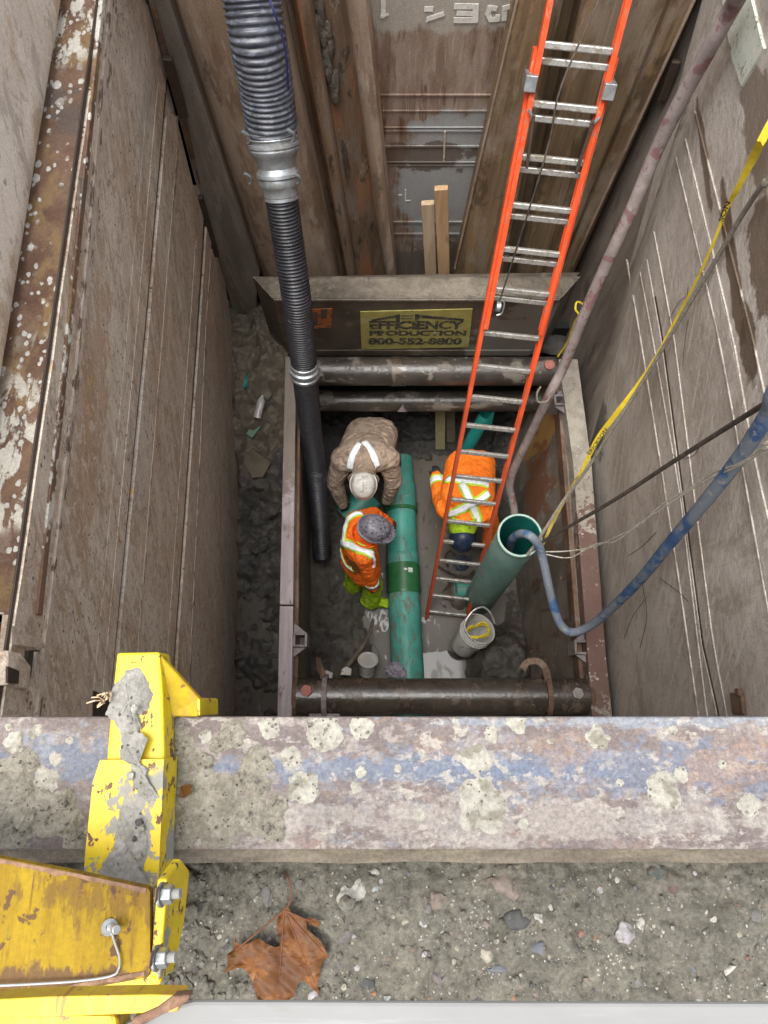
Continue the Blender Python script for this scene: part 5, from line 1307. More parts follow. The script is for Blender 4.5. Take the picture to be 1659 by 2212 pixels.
# --- the standing worker in orange jacket and lime trousers
w2 = empty("person", pz(785, 1280, DZ + .03), "person in an orange jacket, lime trousers and patterned dark helmet, standing beside the pipe", "person")
fR, fL = pz(801, 1297, DZ + .09), pz(764, 1264, DZ + .09)
kR, kL = pz(806, 1262, -6.48), pz(766, 1240, -6.48)
hpR, hpL = pz(790, 1236, -6.06), pz(768, 1210, -6.06)
hp = (hpR + hpL) / 2
ch = pz(776, 1166, -5.64); sR, sL = pz(786, 1198, -5.58), pz(770, 1128, -5.58)
nk, hd = pz(793, 1155, -5.47), pz(803, 1146, -5.40)
eR, hR = pz(797, 1238, -5.86), pz(806, 1268, -6.12)
eL, hL = pz(806, 1112, -5.86), pz(838, 1128, -6.02)
C = [(hpR, ch + (sR - ch) * .45, .135, .135, 0), (hpL, ch + (sL - ch) * .45, .135, .135, 0), (hp, ch, .14, .15, 0), (ch, sR, .135, .10, 0), (ch, sL, .135, .10, 0), (sL, sR, .095, .095, 0), (ch, nk, .13, .08, 0),
     (sR, eR, .095, .074, 0), (eR, hR, .074, .052, 0), (sL, eL, .09, .07, 0), (eL, hL, .07, .05, 0),
     (hpR + Vector((0, 0, -.03)), kR, .118, .088, 1), (kR, fR, .092, .088, 1), (hpL + Vector((0, 0, -.03)), kL, .118, .088, 1), (kL, fL, .092, .088, 1),
     (fR + Vector((-.05, 0, -.03)), fR + Vector((.16, -.02, -.045)), .062, .05, 1), (fL + Vector((-.05, 0, -.03)), fL + Vector((.16, .03, -.045)), .062, .05, 1), (nk, hd, .06, .06, 3)]
hu, hf = Vector((.34, .08, .93)), Vector((.9, -.12, -.3))
C += head_caps(hd, hu, hf, 3) + hand_caps(hR, eR, 1, 2) + hand_caps(hL, eL, -1, 2)
body, bv = make_body(w2, C, [m_orange_cloth, m_lime, m_glove_red, m_skin])
face_parts(w2, hd, hu, hf)
helmet(w2, hd + hu * .055, hu, hf, m_hat_grey, .9, 1.02)
ribbon(w2, bv, [(738, 1172), (752, 1177), (770, 1182), (790, 1190), (806, 1200)], .052, m_reflect, trim=m_lime_trim)
ribbon(w2, bv, [(782, 1110), (768, 1110), (754, 1120), (747, 1136), (744, 1156), (742, 1172)], .034, m_reflect, trim=m_lime_trim)
ribbon(w2, bv, [(737, 1186), (741, 1206), (750, 1222), (761, 1230)], .034, m_reflect, trim=m_lime_trim)
ribbon(w2, bv, [(804, 1200), (808, 1212), (806, 1226)], .03, m_reflect)
t = hR.lerp(eR, .25); d = (eR - hR).normalized()
MB().lathe([(.062, 0), (.066, .005), (.067, .045), (.060, .05)], t, d, 20).build("cuff_strip", m_reflect, w2, smooth=True)
MB().lathe([(.061, 0), (.064, .004), (.064, .014), (.060, .018)], t + d * .05, d, 20).build("cuff_edge", m_lime_trim, w2, smooth=True)
collar(w2, nk + Vector((-.02, 0, -.04)), (hd - nk) + Vector((.0, 0, .12)), .10, m_orange_cloth, .06)

# --- the bent worker behind the ladder
w3 = empty("person", pz(1015, 1010, DZ + .03), "person in a bright orange jacket with white cross strips bending behind the ladder", "person")
hp, ch = pz(1016, 1005, -6.02), pz(1010, 1072, -5.80)
sL, sR = pz(966, 1098, -5.86), pz(1050, 1106, -5.86)
nk, hd = pz(1002, 1130, -5.86), pz(998, 1156, -5.98)
eL, hL = pz(950, 1076, -6.10), pz(944, 1030, -6.18)
eR, hR = pz(1062, 1140, -6.16), pz(1052, 1176, -6.42)
kL, kR = hp + Vector((-.14, -.14, -.42)), hp + Vector((.16, -.12, -.42))
fL, fR = Vector((kL.x - .03, kL.y + .12, DZ + .08)), Vector((kR.x + .03, kR.y + .12, DZ + .10))
C = [(hp + Vector((-.09, 0, 0)), ch + Vector((-.10, 0, 0)), .14, .14, 0), (hp + Vector((.09, 0, 0)), ch + Vector((.10, 0, 0)), .14, .14, 0), (hp, ch, .15, .16, 0), (ch, sL, .14, .10, 0), (ch, sR, .14, .10, 0), (sL, sR, .10, .10, 0), (ch, nk, .14, .075, 0),
     (sL, eL, .095, .072, 0), (eL, hL, .072, .056, 0), (sR, eR, .095, .072, 0), (eR, hR, .072, .052, 0),
     (hp + Vector((-.09, .03, -.05)), kL, .125, .085, 1), (kL, fL, .085, .065, 1), (hp + Vector((.09, .03, -.05)), kR, .125, .085, 1), (kR, fR, .085, .065, 1),
     (fL + Vector((0, .04, -.03)), fL + Vector((0, -.17, -.05)), .055, .045, 2), (fR + Vector((0, .04, -.03)), fR + Vector((0, -.17, -.05)), .055, .045, 2), (nk, hd, .062, .06, 3)]
hu, hf = Vector((0, -.72, .52)), Vector((0, -.5, -.86))
C += head_caps(hd, hu, hf, 3) + hand_caps(hL, eL, 1, 2) + hand_caps(hR, eR, -1, 2)
body, bv = make_body(w3, C, [m_orange_clean, m_dark_cloth, m_dark_cloth, m_skin])
face_parts(w3, hd, hu, hf)
helmet(w3, hd + hu * .05, hu, hf, m_hat_navy, .6, .98)
ribbon(w3, bv, [(964, 1036), (985, 1037), (1010, 1040), (1035, 1044), (1056, 1050)], .052, m_reflect, trim=m_lime_trim)
ribbon(w3, bv, [(998, 1045), (1008, 1064), (1020, 1090), (1028, 1112), (1033, 1128)], .052, m_reflect, trim=m_lime_trim)
ribbon(w3, bv, [(1056, 1066), (1040, 1078), (1012, 1092), (985, 1104), (966, 1112)], .052, m_reflect, trim=m_lime_trim, lift=.012)
t = hL.lerp(eL, .12); d = (eL - hL).normalized()
MB().lathe([(.066, 0), (.070, .005), (.072, .05), (.066, .055)], t, d, 20).build("cuff_strip", m_reflect, w3, smooth=True)
for k in (-.016, .056): MB().lathe([(.065, 0), (.071, .004), (.071, .014), (.066, .018)], t + d * k, d, 20).build("cuff_edge", m_lime_trim, w3, smooth=True)
mb = MB(); mb.lathe([(.120, -.05), (.135, .02), (.132, .08), (.120, .13), (.105, .15), (.10, .14)], nk + Vector((0, .05, -.01)), hd - nk + Vector((0, 0, .03)), 26); mb.build("hood", m_lime, w3, smooth=True)

# ------------------------------------------------------------------ small things on the trench floor
def pail(name, a, b, r0, r1, m, label, ribs=True):
    A = (b - a).normalized(); L = (b - a).length
    e = empty(name, a, label, "bucket")
    prof = [(.001, 0), (r0 * .97, 0), (r0, .008)] + ([(r0 + (r1 - r0) * .72, L * .72), (r1 + .009, L * .73), (r1 + .009, L * .745), (r1, L * .75), (r1, L * .80), (r1 + .009, L * .81), (r1 + .009, L * .825), (r1, L * .83), (r1, L * .88), (r1 + .009, L * .89), (r1 + .009, L * .905), (r1, L * .91)] if ribs else [(r1, L * .9)]) + [(r1 + .008, L * .975), (r1 + .008, L), (r1 - .004, L), (r1 - .006, L * .9), (r0 - .006, .02), (.001, .02)]
    MB().lathe(prof, a, A, 36).build("shell", m, e, smooth=True, angle=35)
    return e, A, L
ba, bb = pz(1000, 1395, -6.70), pz(1036, 1358, -6.40)
bk, A, L = pail("bucket", ba, bb, .125, .148, m_bucket, "large dirty white bucket tilted on the mud at the ladder foot, yellow rope inside")
rim_s = A.cross(Vector((.35, 1, 0))).normalized(); fw = rim_s.cross(A).normalized()
hb = [bb + rim_s * .155 * math.cos(t) * 1.0 + (-rim_s.cross(A) * .10 + A * .06) * math.sin(t) for t in [math.pi * i / 14 for i in range(15)]]
hb = [bb + Vector((-.155, -.03, -.01)), bb + Vector((-.13, .06, .03)), bb + Vector((-.06, .155, .05)), bb + Vector((.03, .19, .05)), bb + Vector((.10, .14, .03)), bb + Vector((.145, .05, -.02))]
MB().tube(catmull(hb, 6), .009, 8).build("handle", m_alu, bk, smooth=True)
mb = MB(); q = ba.lerp(bb, .45) + A.cross(Vector((0, 0, 1))).normalized() * -.0
coil = []
for i in range(46):
    t = i * .42; rr = .085 + .025 * math.sin(i * .9)
    coil.append(bb - A * (.05 + .01 * math.sin(i * 1.7)) + Vector((math.cos(t) * rr + .01, math.sin(t) * rr * .8, .03 * math.sin(t * 1.3 + i * .1))))
tag(MB().tube(catmull(coil[:30], 3), .009, 7).build("rope", m_yrope, None, smooth=True), "yellow rope coiled inside the large dirty white bucket", "rope")
sa, sb = pz(793, 1452, -6.72), pz(795, 1425, -6.58)
bk2, A2, L2 = pail("bucket", sa, sb, .075, .088, m_hat_white, "small white pail with a lid standing by the bent stick", False)
MB().lathe([(.092, -.012), (.094, .0), (.086, .004), (.078, -.004), (.001, -.003)], sb, A2, 30).build("lid", m_bucket, bk2, smooth=True, angle=35)
MB().tube(catmull([sb + Vector((.095, .0, 0)), sb + Vector((.10, .06, .02)), sb + Vector((.05, .13, .03)), sb + Vector((-.03, .12, .03))], 5), .003, 6).build("handle", m_gap, bk2, smooth=True)
stk = MB(); stk.tube(catmull([pz(806, 1338, -6.45), pz(800, 1362, -6.55), pz(788, 1388, -6.62), pz(765, 1420, -6.68), pz(735, 1458, -6.72)], 5), [.018] * 6 + [.022] * 8 + [.025] * 7, 8)
tag(stk.build("stick", m_wood_muddy, None, smooth=True), "muddy brown stick leaning over the clay beside the small white pail", "stick")
mb = MB(); vs, fs = blob_mesh(pz(856, 1450, -6.52), .10, .07, .06, 5, sub=3, rough=.55, freq=3.2); mb.add(vs, fs)
tag(mb.build("rag", mat("mottled_rag", (.20, .17, .22), (.30, .27, .31), s=24, rough=.9, bump=.8, bs=60, layers=[N(30, .56, .62, (.09, .08, .09))]), None, smooth=True), "crumpled purple-grey rag lying on the green pipe beside the near spreader", "rag")
for (u, v, s_, lab) in ((705, 1462, .06, "white scrap of plastic on the clay beside the near pipe strap"), (748, 1452, .05, "tan scrap of card leaning on the small white pail")):
    mb = MB(); c_ = pz(u, v, -6.62); mb.prism([c_ + Vector((-s_, -s_ * .5, 0)), c_ + Vector((s_ * .9, -s_ * .6, .01)), c_ + Vector((s_, s_ * .5, .03)), c_ + Vector((.1 * s_, s_ * .9, .02)), c_ + Vector((-s_ * .8, s_ * .5, .01))], (0, .004, .008))
    tag(mb.build("scrap", m_hat_white if 'white' in lab else m_wood, None), lab, "scrap")
pu = empty("pump", pz(996, 1218, DZ - .03), "dark blue pump half sunk in the water below the bending worker", "pump")
MB().lathe([(.05, -.04), (.085, -.02), (.09, .03), (.09, .05), (.07, .055), (.07, .085), (.04, .09), (.035, .11), (.001, .112)], pz(996, 1218, DZ - .05), (.1, -.2, 1), 28).build("housing", m_hat_navy, pu, smooth=True, angle=40)
MB().tube(catmull([pz(946, 1222, -6.85), pz(965, 1234, -6.82), pz(990, 1244, -6.74), pz(1012, 1240, -6.70), pz(1024, 1232, -6.72)], 6), .010, 7).build("power_lead", m_gap, pu, smooth=True)
MB().tube(catmull([pz(985, 1200, -6.72), pz(972, 1190, -6.74), pz(962, 1205, -6.80), pz(968, 1225, -6.84)], 6), .010, 7).build("power_lead", m_gap, pu, smooth=True)
# rubbish in the side mud
def sidept(u, v, lift=.0):
    z = -6.0
    for _ in range(12):
        p = pz(u, v, z); z = berm_h(p.x, p.y) + lift
    return pz(u, v, z)
def shard(pix, m, name, label, cat, th=.012, lift=.02, tilt=0):
    P_ = [sidept(u, v, lift) for u, v in pix]; zc = sum(p.z for p in P_) / len(P_)
    P_ = [pz(u, v, zc + .02 * math.sin(i * 2.1)) for i, (u, v) in enumerate(pix)]
    return tag(MB().prism(P_, (0, 0, -th)).build(name, m, None, bevel=.002), label, cat)
shard([(536, 806), (538, 820), (533, 838), (525, 836), (528, 820)], m_green_in, "pipe_shard", "bright green pipe shard at the far end of the mud by the left panel", "pipe shard")
shard([(566, 905), (570, 912), (545, 946), (532, 938), (540, 920)], m_green_dark, "pipe_shard", "muddy dark green pipe shard beside the clear bottle in the left mud", "pipe shard")
shard([(507, 1478), (532, 1484), (545, 1500), (538, 1512), (512, 1508)], m_green_mud, "pipe_shard", "muddy green pipe shard in the wet mud near the yellow clamp", "pipe shard")
shard([(530, 960), (560, 975), (585, 1000), (568, 1030), (545, 1032), (526, 1000)], m_wood_muddy, "timber_chunk", "brown muddy timber chunk lying in the mud below the green shards", "timber", th=.07, lift=.05)
q = sidept(561, 880, .04)
bo = empty("bottle", q, "clear plastic bottle half buried in the mud left of the trench box", "bottle")
t_ = NT("clear_plastic"); t_.b.inputs["Base Color"].default_value = (.85, .87, .85, 1); t_.b.inputs["Roughness"].default_value = .15; t_.b.inputs["Transmission Weight"].default_value = .6
MB().lathe([(.001, -.10), (.032, -.095), (.034, -.03), (.030, -.01), (.034, .01), (.033, .06), (.014, .09), (.013, .105), (.001, .106)], q, (.25, 1, .25), 20).build("shell", t_.mat, bo, smooth=True, angle=40)
for i in range(16):
    u, v = random.uniform(525, 595), random.uniform(840, 1400)
    mb = MB(); vs, fs = blob_mesh(sidept(u, v, -.01), random.uniform(.04, .09), random.uniform(.04, .09), random.uniform(.03, .06), i, sub=2, rough=.5); mb.add(vs, fs)
    tag(mb.build("clay_lump", m_side_mud, None, smooth=True, angle=30), "lump of clay lying in the mud between the left panel and trench box", "clay lump", "clay lumps in the side mud")

# ------------------------------------------------------------------ FOREGROUND: the beam, clamp, planks, leaf, stones
ZB_ = -1.10
yb = pz(829, 1548, ZB_).y; yf = pz(829, 1836, ZB_).y
beam = empty("steel_beam", (0, (yb + yf) / 2, -1.30), "lilac and rust steel beam spattered with pale mortar, lying across the trench edge", "beam")
MB().box((0, (yb + yf) / 2, ZB_ - .0125), (5.6, yb - yf, .025)).build("top_flange", m_beam, beam, bevel=.004)
MB().box((0, (yb + yf) / 2 - .01, ZB_ - .10), (5.6, .06, .15)).build("web", m_beam_side, beam)
yl = pz(829, 1861, -1.135).y
mb = MB(); n = 120; vs = []
for i in range(n + 1):
    x = -2.8 + 5.6 * i / n; vs += [(x, yf + .012, -1.127), (x, yl + .003 * noise.noise(Vector((x * 9, 0, 0))), -1.129), (x, yl + .003 * noise.noise(Vector((x * 9, 3, 0))), -1.158), (x, yf + .012, -1.16)]
fs = [(4 * i + k, 4 * i + (k + 1) % 4, 4 * i + 4 + (k + 1) % 4, 4 * i + 4 + k) for i in range(n) for k in range(4)] + [(0, 1, 2, 3), (4 * n, 4 * n + 3, 4 * n + 2, 4 * n + 1)]
mb.add(vs, fs).build("lower_edge", m_beam_side, beam)

def splat(mb, c, r, h, seed, lump=.35):
    """an uneven dried splash: low in the rim, knobbly in the middle"""
    rings = 7; seg = 40; vs = [c + Vector((0, 0, h * .8))]
    for j in range(1, rings + 1):
        s = j / rings
        for k in range(seg):
            t = 2 * math.pi * k / seg
            rr = r * s * (1 + .34 * nz(math.cos(t) * 1.3 + seed, math.sin(t) * 1.3, seed * .7, 5) * s + .10 * noise.noise(Vector((math.cos(t) * 5 + seed, math.sin(t) * 5, seed))) * s)
            x, y = rr * math.cos(t), rr * math.sin(t)
            x, y = x, min(y, yb - .002 - c.y); y = max(y, yf + .002 - c.y)
            e = h * .6 * (1 - s ** 3) * (.55 + lump * 1.9 * abs(nz(x / r * 2.2 + seed * 3, y / r * 2.2, 1.0, 3)))
            vs.append(c + Vector((x, y, max(.0008, e) if j < rings else -.001)))
    fs = [(0, 1 + k, 1 + (k + 1) % seg) for k in range(seg)]
    for j in range(rings - 1):
        a = 1 + j * seg; b_ = a + seg
        fs += [(a + k, b_ + k, b_ + (k + 1) % seg, a + (k + 1) % seg) for k in range(seg)]
    mb.add(vs, fs)
pale = [(583, 1571, 24), (700, 1580, 42), (672, 1566, 12), (780, 1570, 26), (628, 1638, 22), (653, 1700, 33), (1118, 1563, 22), (1291, 1592, 24), (1031, 1642, 32), (1036, 1742, 54), (1431, 1708, 38), (1471, 1674, 18), (1062, 1586, 16), (1456, 1577, 10), (780, 1668, 12), (30, 1606, 22), (75, 1580, 16), (120, 1640, 14), (96, 1690, 30), (770, 1700, 12), (860, 1660, 9), (1190, 1600, 8), (1560, 1650, 10), (1340, 1690, 8), (1620, 1740, 24), (905, 1760, 14), (1130, 1780, 12), (445, 1590, 14), (150, 1600, 9), (20, 1570, 9)]
muddy = [(500, 1588, 30), (553, 1648, 34), (470, 1610, 16), (400, 1630, 34), (420, 1700, 46), (480, 1720, 40), (400, 1760, 48), (470, 1790, 44), (540, 1760, 38), (560, 1700, 24), (520, 1690, 22), (380, 1590, 26), (600, 1740, 22), (590, 1790, 26), (385, 1815, 34), (30, 1690, 48), (90, 1750, 46), (140, 1730, 24), (30, 1790, 40), (60, 1650, 24), (150, 1780, 26), (170, 1810, 30), (440, 1650, 26), (360, 1700, 30)]
mb = MB()
for i, (u, v, r) in enumerate(pale): splat(mb, pz(u, v, ZB_ + .0005), r * 1.08 / 1500, .0022 + r * 6e-5, i * 1.37, .5)
o = mb.build("mortar_splash", m_mortar, beam, smooth=True, angle=70); o["kind"] = 'stuff'
mb = MB()
for i, (u, v, r) in enumerate(muddy): splat(mb, pz(u, v, ZB_ + .001), r * 1.12 / 1500, .0045 + r * 1.1e-4, i * 2.11 + 50, .9)
o = mb.build("mud_splash", m_mortar_mud, beam, smooth=True, angle=70); o["kind"] = 'stuff'
mb = MB(); rnd = random.Random(3)
for i in range(150):
    u, v, r = rnd.choice(muddy + pale[:6] + pale[9:10]); a = rnd.random() * 6.28; d = r * rnd.random() * .8
    s = rnd.uniform(.0010, .0034); vs, fs = blob_mesh(pz(u + math.cos(a) * d, v + math.sin(a) * d, ZB_ + .008), s, s * rnd.uniform(.6, 1), s * .8, i, sub=1); mb.add(vs, fs)
o = mb.build("grit", plain("beam_grit", (.13, .115, .098), rough=.8, var=.5, s=120), beam); o["kind"] = 'stuff'

# maple leaf ------------------------------------------------------------------
def leaf_pt(x, y):
    """photo point -> lying on the gravel"""
    p = pz(x, y, GZ + .022); return p
out = [(706, 1958), (716, 1960), (724, 1972), (748, 1976), (776, 1986), (788, 1982), (798, 1990), (784, 2002), (762, 1996), (752, 1990), (760, 2010), (754, 2026), (776, 2022), (798, 2032), (812, 2052), (826, 2066), (836, 2068), (818, 2078), (806, 2082), (802, 2106), (790, 2118), (812, 2142), (834, 2166), (806, 2150), (790, 2136), (776, 2118), (772, 2134), (776, 2158), (752, 2166), (728, 2174), (716, 2178), (704, 2166), (698, 2146), (700, 2126), (694, 2106), (700, 2092), (674, 2088), (652, 2098), (646, 2094), (656, 2078), (650, 2062), (664, 2050), (666, 2024), (676, 2040), (700, 2036), (722, 2028), (740, 2040), (756, 2044), (768, 2040), (770, 2026), (752, 2012), (745, 1996), (748, 1976)]
out = [(612, 1962), (622, 1958), (630, 1972), (652, 1982), (680, 1984), (694, 1994), (686, 2004), (668, 1996), (662, 1990), (664, 2008), (676, 2018), (694, 2034), (704, 2056), (712, 2066), (702, 2072), (694, 2086), (692, 2104), (684, 2124), (692, 2150), (678, 2138), (666, 2128), (650, 2116), (640, 2132), (636, 2152), (620, 2162), (596, 2168), (574, 2166), (556, 2158), (548, 2136), (544, 2118), (534, 2098), (520, 2090), (500, 2096), (484, 2102), (492, 2082), (490, 2062), (506, 2050), (508, 2022), (516, 2042), (540, 2036), (560, 2026), (578, 2040), (594, 2046), (604, 2044), (606, 2024), (596, 2008), (600, 1984)]
tri = tessellate_polygon([[Vector((u, v, 0)) for u, v in out]])
bm = bmesh.new()
bvts = [bm.verts.new((u, v, 0)) for u, v in out]
for t in tri:
    try: bm.faces.new([bvts[i] for i in t])
    except ValueError: pass
for _ in range(4):
    es = [e for e in bm.edges if e.calc_length() > 7]
    bmesh.ops.subdivide_edges(bm, edges=es, cuts=1)
    bmesh.ops.triangulate(bm, faces=bm.faces[:])
edge = [(Vector(out[i]), Vector(out[(i + 1) % len(out)])) for i in range(len(out))]
base_uv = Vector((614, 1966)); ribs_uv = [Vector(p) for p in ((600, 2160), (690, 2148), (706, 2066), (500, 2060), (690, 1998))]
vs = []
for p in bm.verts:
    q = Vector((p.co.x, p.co.y))
    d = min((q - a - (b - a) * max(0, min(1, (q - a).dot(b - a) / (b - a).length_squared))).length for a, b in edge)
    dr = min((q - base_uv - (b - base_uv) * max(0, min(1, (q - base_uv).dot(b - base_uv) / (b - base_uv).length_squared))).length for b in ribs_uv)
    h = .012 + .006 * nz(q.x / 70, q.y / 70, 3.0, 2) + .009 * smooth01(14, 0, d) * nz(q.x / 30, q.y / 30, 8.0, 2) - .0022 * smooth01(12, 0, dr) + .0012 * math.sin((q.x - q.y) / 7)
    vs.append(pz(q.x, q.y, GZ + .012 + h))
fs = [tuple(v.index for v in f.verts) for f in bm.faces]; bm.verts.index_update(); fs = [tuple(v.index for v in f.verts) for f in bm.faces]; bm.free()
lf = empty("maple_leaf", pz(600, 2060, GZ + .01), "large wet brown maple leaf lying on the gravelly clay", "leaf")
bl_ = MB().add(vs, fs).build("blade", m_leaf, lf, smooth=True, angle=80)
bvl = BVHTree.FromPolygons(vs, fs)
for b in ribs_uv:
    P_ = []
    for i in range(13):
        q = base_uv.lerp(b, i / 13); r_ = bvl.ray_cast(Vector((0, 0, 0)), ray(q.x, q.y).normalized())
        if r_[0] is not None: P_.append(r_[0] + Vector((0, 0, .0007)))
    if len(P_) > 2: MB().tube(P_, [.0014 * (1 - .7 * i / len(P_)) for i in range(len(P_))], 6).build("vein", m_vein, bl_, smooth=True)
MB().tube(catmull([pz(613, 1968, GZ + .04), pz(627, 1948, GZ + .045), pz(629, 1920, GZ + .045), pz(622, 1895, GZ + .04), pz(614, 1882, GZ + .02)], 6), .0013, 6).build("stalk", m_vein, lf, smooth=True)
fr_ = [pz(390, 1700, ZB_ + .016), pz(410, 1694, ZB_ + .026), pz(415, 1712, ZB_ + .024), pz(398, 1724, ZB_ + .012), pz(386, 1722, ZB_ + .014)]
tag(MB().prism(fr_, (0, .0006, .0012)).build("leaf_fragment", m_leaf, None), "small brown leaf fragment stuck in the mud on the steel beam", "leaf fragment")

# stones ------------------------------------------------------------------
def smat(name, c):
    c = tuple(a * .50 + b * .24 for a, b in zip(c, (.105, .094, .074)))
    return plain("stone_" + name, c, rough=.8, var=.18, s=90, bump=.5, bdist=.002, layers=[N(70, .54, .62, (.10, .09, .07), amt=.75)])
SM = dict(white=smat("white", (.52, .50, .44)), cream=smat("cream", (.40, .37, .29)), pale=smat("pale_blue", (.33, .37, .36)), grey=smat("grey", (.16, .16, .155)), dark=smat("dark", (.055, .06, .065)), green=smat("dark_green", (.06, .075, .07)),
          purple=smat("purple", (.155, .125, .135)), pink=smat("pink_brown", (.24, .185, .155)), red=smat("red", (.27, .13, .10)), lilac=smat("lilac", (.42, .39, .40)), orange=smat("orange", (.36, .16, .07)), blue=smat("blue_grey", (.14, .155, .19)), maroon=smat("maroon", (.14, .075, .075)))
def stone_at(u, v, r, k, lab, seed, flat=.6, asp=1.0):
    p = pz(u, v, GZ + .005); p.z = gravel_h(p.x, p.y) - .003
    p = pz(u, v, p.z); rr = r * .9 * (-p.z) / 1500 / 1.1
    mb = MB(); vs, fs = blob_mesh(p, rr * asp, rr / asp, rr * flat, seed, sub=3 if r > 14 else 2, rough=.42, freq=1.1); mb.add(vs, fs)
    return tag(mb.build("stone", SM[k], None, smooth=True, angle=35), lab, "stone", "stones in the gravelly clay")
STN = [(758, 1932, 33, 'white', "large white stone with a brown patch on the clay, between the leaf and the beam", 1.15), (812, 1920, 10, 'pale', "pale blue-green chip right of the large white stone", 1.2), (848, 1902, 8, 'pale', "small pale blue-green chip close under the beam edge", 1.3),
       (806, 1886, 13, 'white', "whitish stone tucked under the beam edge above the large white stone", .8), (914, 1994, 13, 'white', "small angular white stone above the middle of the white plank", 1.), (876, 1992, 9, 'cream', "small cream pebble left of the angular white stone", 1.),
       (790, 2120, 19, 'dark', "smooth slate-dark stone right of the maple leaf tip", 1.3), (944, 2118, 16, 'purple', "flat purple-grey stone just above the white plank", 1.3), (720, 2088, 14, 'purple', "reddish purple stone touching the leaf's right lobe", 1.1), (742, 2022, 16, 'grey', "dark grey stone above the leaf's right lobe", 1.2),
       (944, 1946, 21, 'pink', "brownish pink stone below the beam, beside a dark grey one", 1.1), (922, 1966, 15, 'grey', "dark grey stone beside the brownish pink stone", 1.2), (926, 2054, 10, 'pale', "pale oval pebble alone on bare clay, below the angular white stone", .75), (676, 2150, 13, 'lilac', "pale stone at the tip of the leaf above the plank", 1.3),
       (496, 2118, 12, 'cream', "cream chip below the left lobe of the leaf", 1.2), (648, 1912, 13, 'grey', "grey stone left of the leaf stalk top", 1.1), (578, 1930, 20, 'grey', "broad flat grey stone left of the leaf stalk", 1.5), (418, 2090, 12, 'dark', "black pebble right of the lower bolt", .8), (628, 2034, 12, 'grey', "grey stone in the notch of the leaf", 1.2),
       (1089, 1906, 34, 'pink', "large pinkish brown stone sunk in the clay under the beam edge", 1.2), (1189, 1958, 11, 'white', "small rectangular white chip above the oval white stone", 1.5), (1169, 1988, 16, 'white', "oval white stone with a dark hole", .7), (1117, 1986, 25, 'dark', "large blackish stone left of the oval white stone", 1.2),
       (1259, 2022, 16, 'red', "rough brick-red stone on the clay", 1.1), (1349, 2014, 22, 'lilac', "round pale lilac stone", 1.), (1381, 2000, 16, 'white', "split white stone touching the pale lilac stone", 1.2), (1419, 1884, 20, 'green', "dark green stone under the beam edge", 1.1), (1457, 1918, 14, 'maroon', "maroon stone under the beam edge beside the dark green one", 1.),
       (1571, 2096, 12, 'white', "white splinter of stone near the right end of the plank", .6), (1631, 1978, 14, 'grey', "grey stone at the right edge of the gravel", 1.), (1033, 2160, 12, 'dark', "black flat stone against the white plank", 1.8), (1167, 2050, 20, 'blue', "blue-grey stone below the blackish stone", 1.3), (1615, 2112, 11, 'orange', "orange brick crumb near the right end of the plank", 1.3),
       (1053, 2060, 17, 'cream', "pale green-cream stone below the large blackish stone", 1.), (1503, 2098, 11, 'blue', "small dark blue stone right of centre above the plank", .7), (1080, 2092, 16, 'blue', "long blue-black stone beside the pale green-cream stone", 2.0), (1441, 2040, 9, 'white', "tiny white wedge right of the pale lilac stone", 1.5), (1450, 2100, 9, 'white', "small rounded white pebble above the right half of the plank", .9), (1540, 1985, 10, 'white', "pale streaked pebble near the right edge", 1.)]
for i, (u, v, r, k, lab, asp) in enumerate(STN): stone_at(u, v, r, k, lab, i + 3, .6, asp)
p = pz(768, 1944, GZ + .045); mb = MB(); vs, fs = blob_mesh(pz(748, 1952, GZ + .034), .014, .010, .008, 4, sub=2, rough=.5); mb.add(vs, fs); mb.build("clay_patch", m_gravel, bpy.data.objects["stone"], smooth=True)
rnd = random.Random(11); groups = {k: MB() for k in SM}
keys = ['white', 'cream', 'cream', 'cream', 'cream', 'grey', 'grey', 'grey', 'grey', 'pink', 'pink', 'purple', 'dark', 'dark', 'lilac', 'lilac'] * 3 + ['orange', 'red', 'pale', 'blue']
for i in range(1300):
    u, v = rnd.uniform(330, 1680), rnd.uniform(1872, 2190)
    r = min(8.5, 1.1 + rnd.expovariate(1 / 1.35))
    p = pz(u, v, GZ); p = pz(u, v, gravel_h(p.x, p.y)); rr = r * 1.15 / 1500
    k = rnd.choice(keys); vs, fs = blob_mesh(p, rr * rnd.uniform(.7, 1.4), rr, rr * .6, i, sub=1, rough=.5); groups[k].add(vs, fs)
for k, g in groups.items():
    if g.v: tag(g.build("gravel", SM[k], None), kind='stuff')
mb = MB()
for i in range(420):                                               # crumbs of clay, thicker on the left
    u = 330 + 1340 * rnd.random() ** 1.8; v = rnd.uniform(1866, 2180)
    r = rnd.uniform(3, 13) * (1.1 if u < 640 else .7); p = pz(u, v, GZ); p = pz(u, v, gravel_h(p.x, p.y) - .002); rr = r * 1.15 / 1500
    vs, fs = blob_mesh(p, rr * rnd.uniform(.8, 1.3), rr, rr * .7, i + 900, sub=2, rough=.6, freq=2.2); mb.add(vs, fs)
tag(mb.build("clay_crumbs", m_gravel, None, smooth=True, angle=50), kind='stuff')

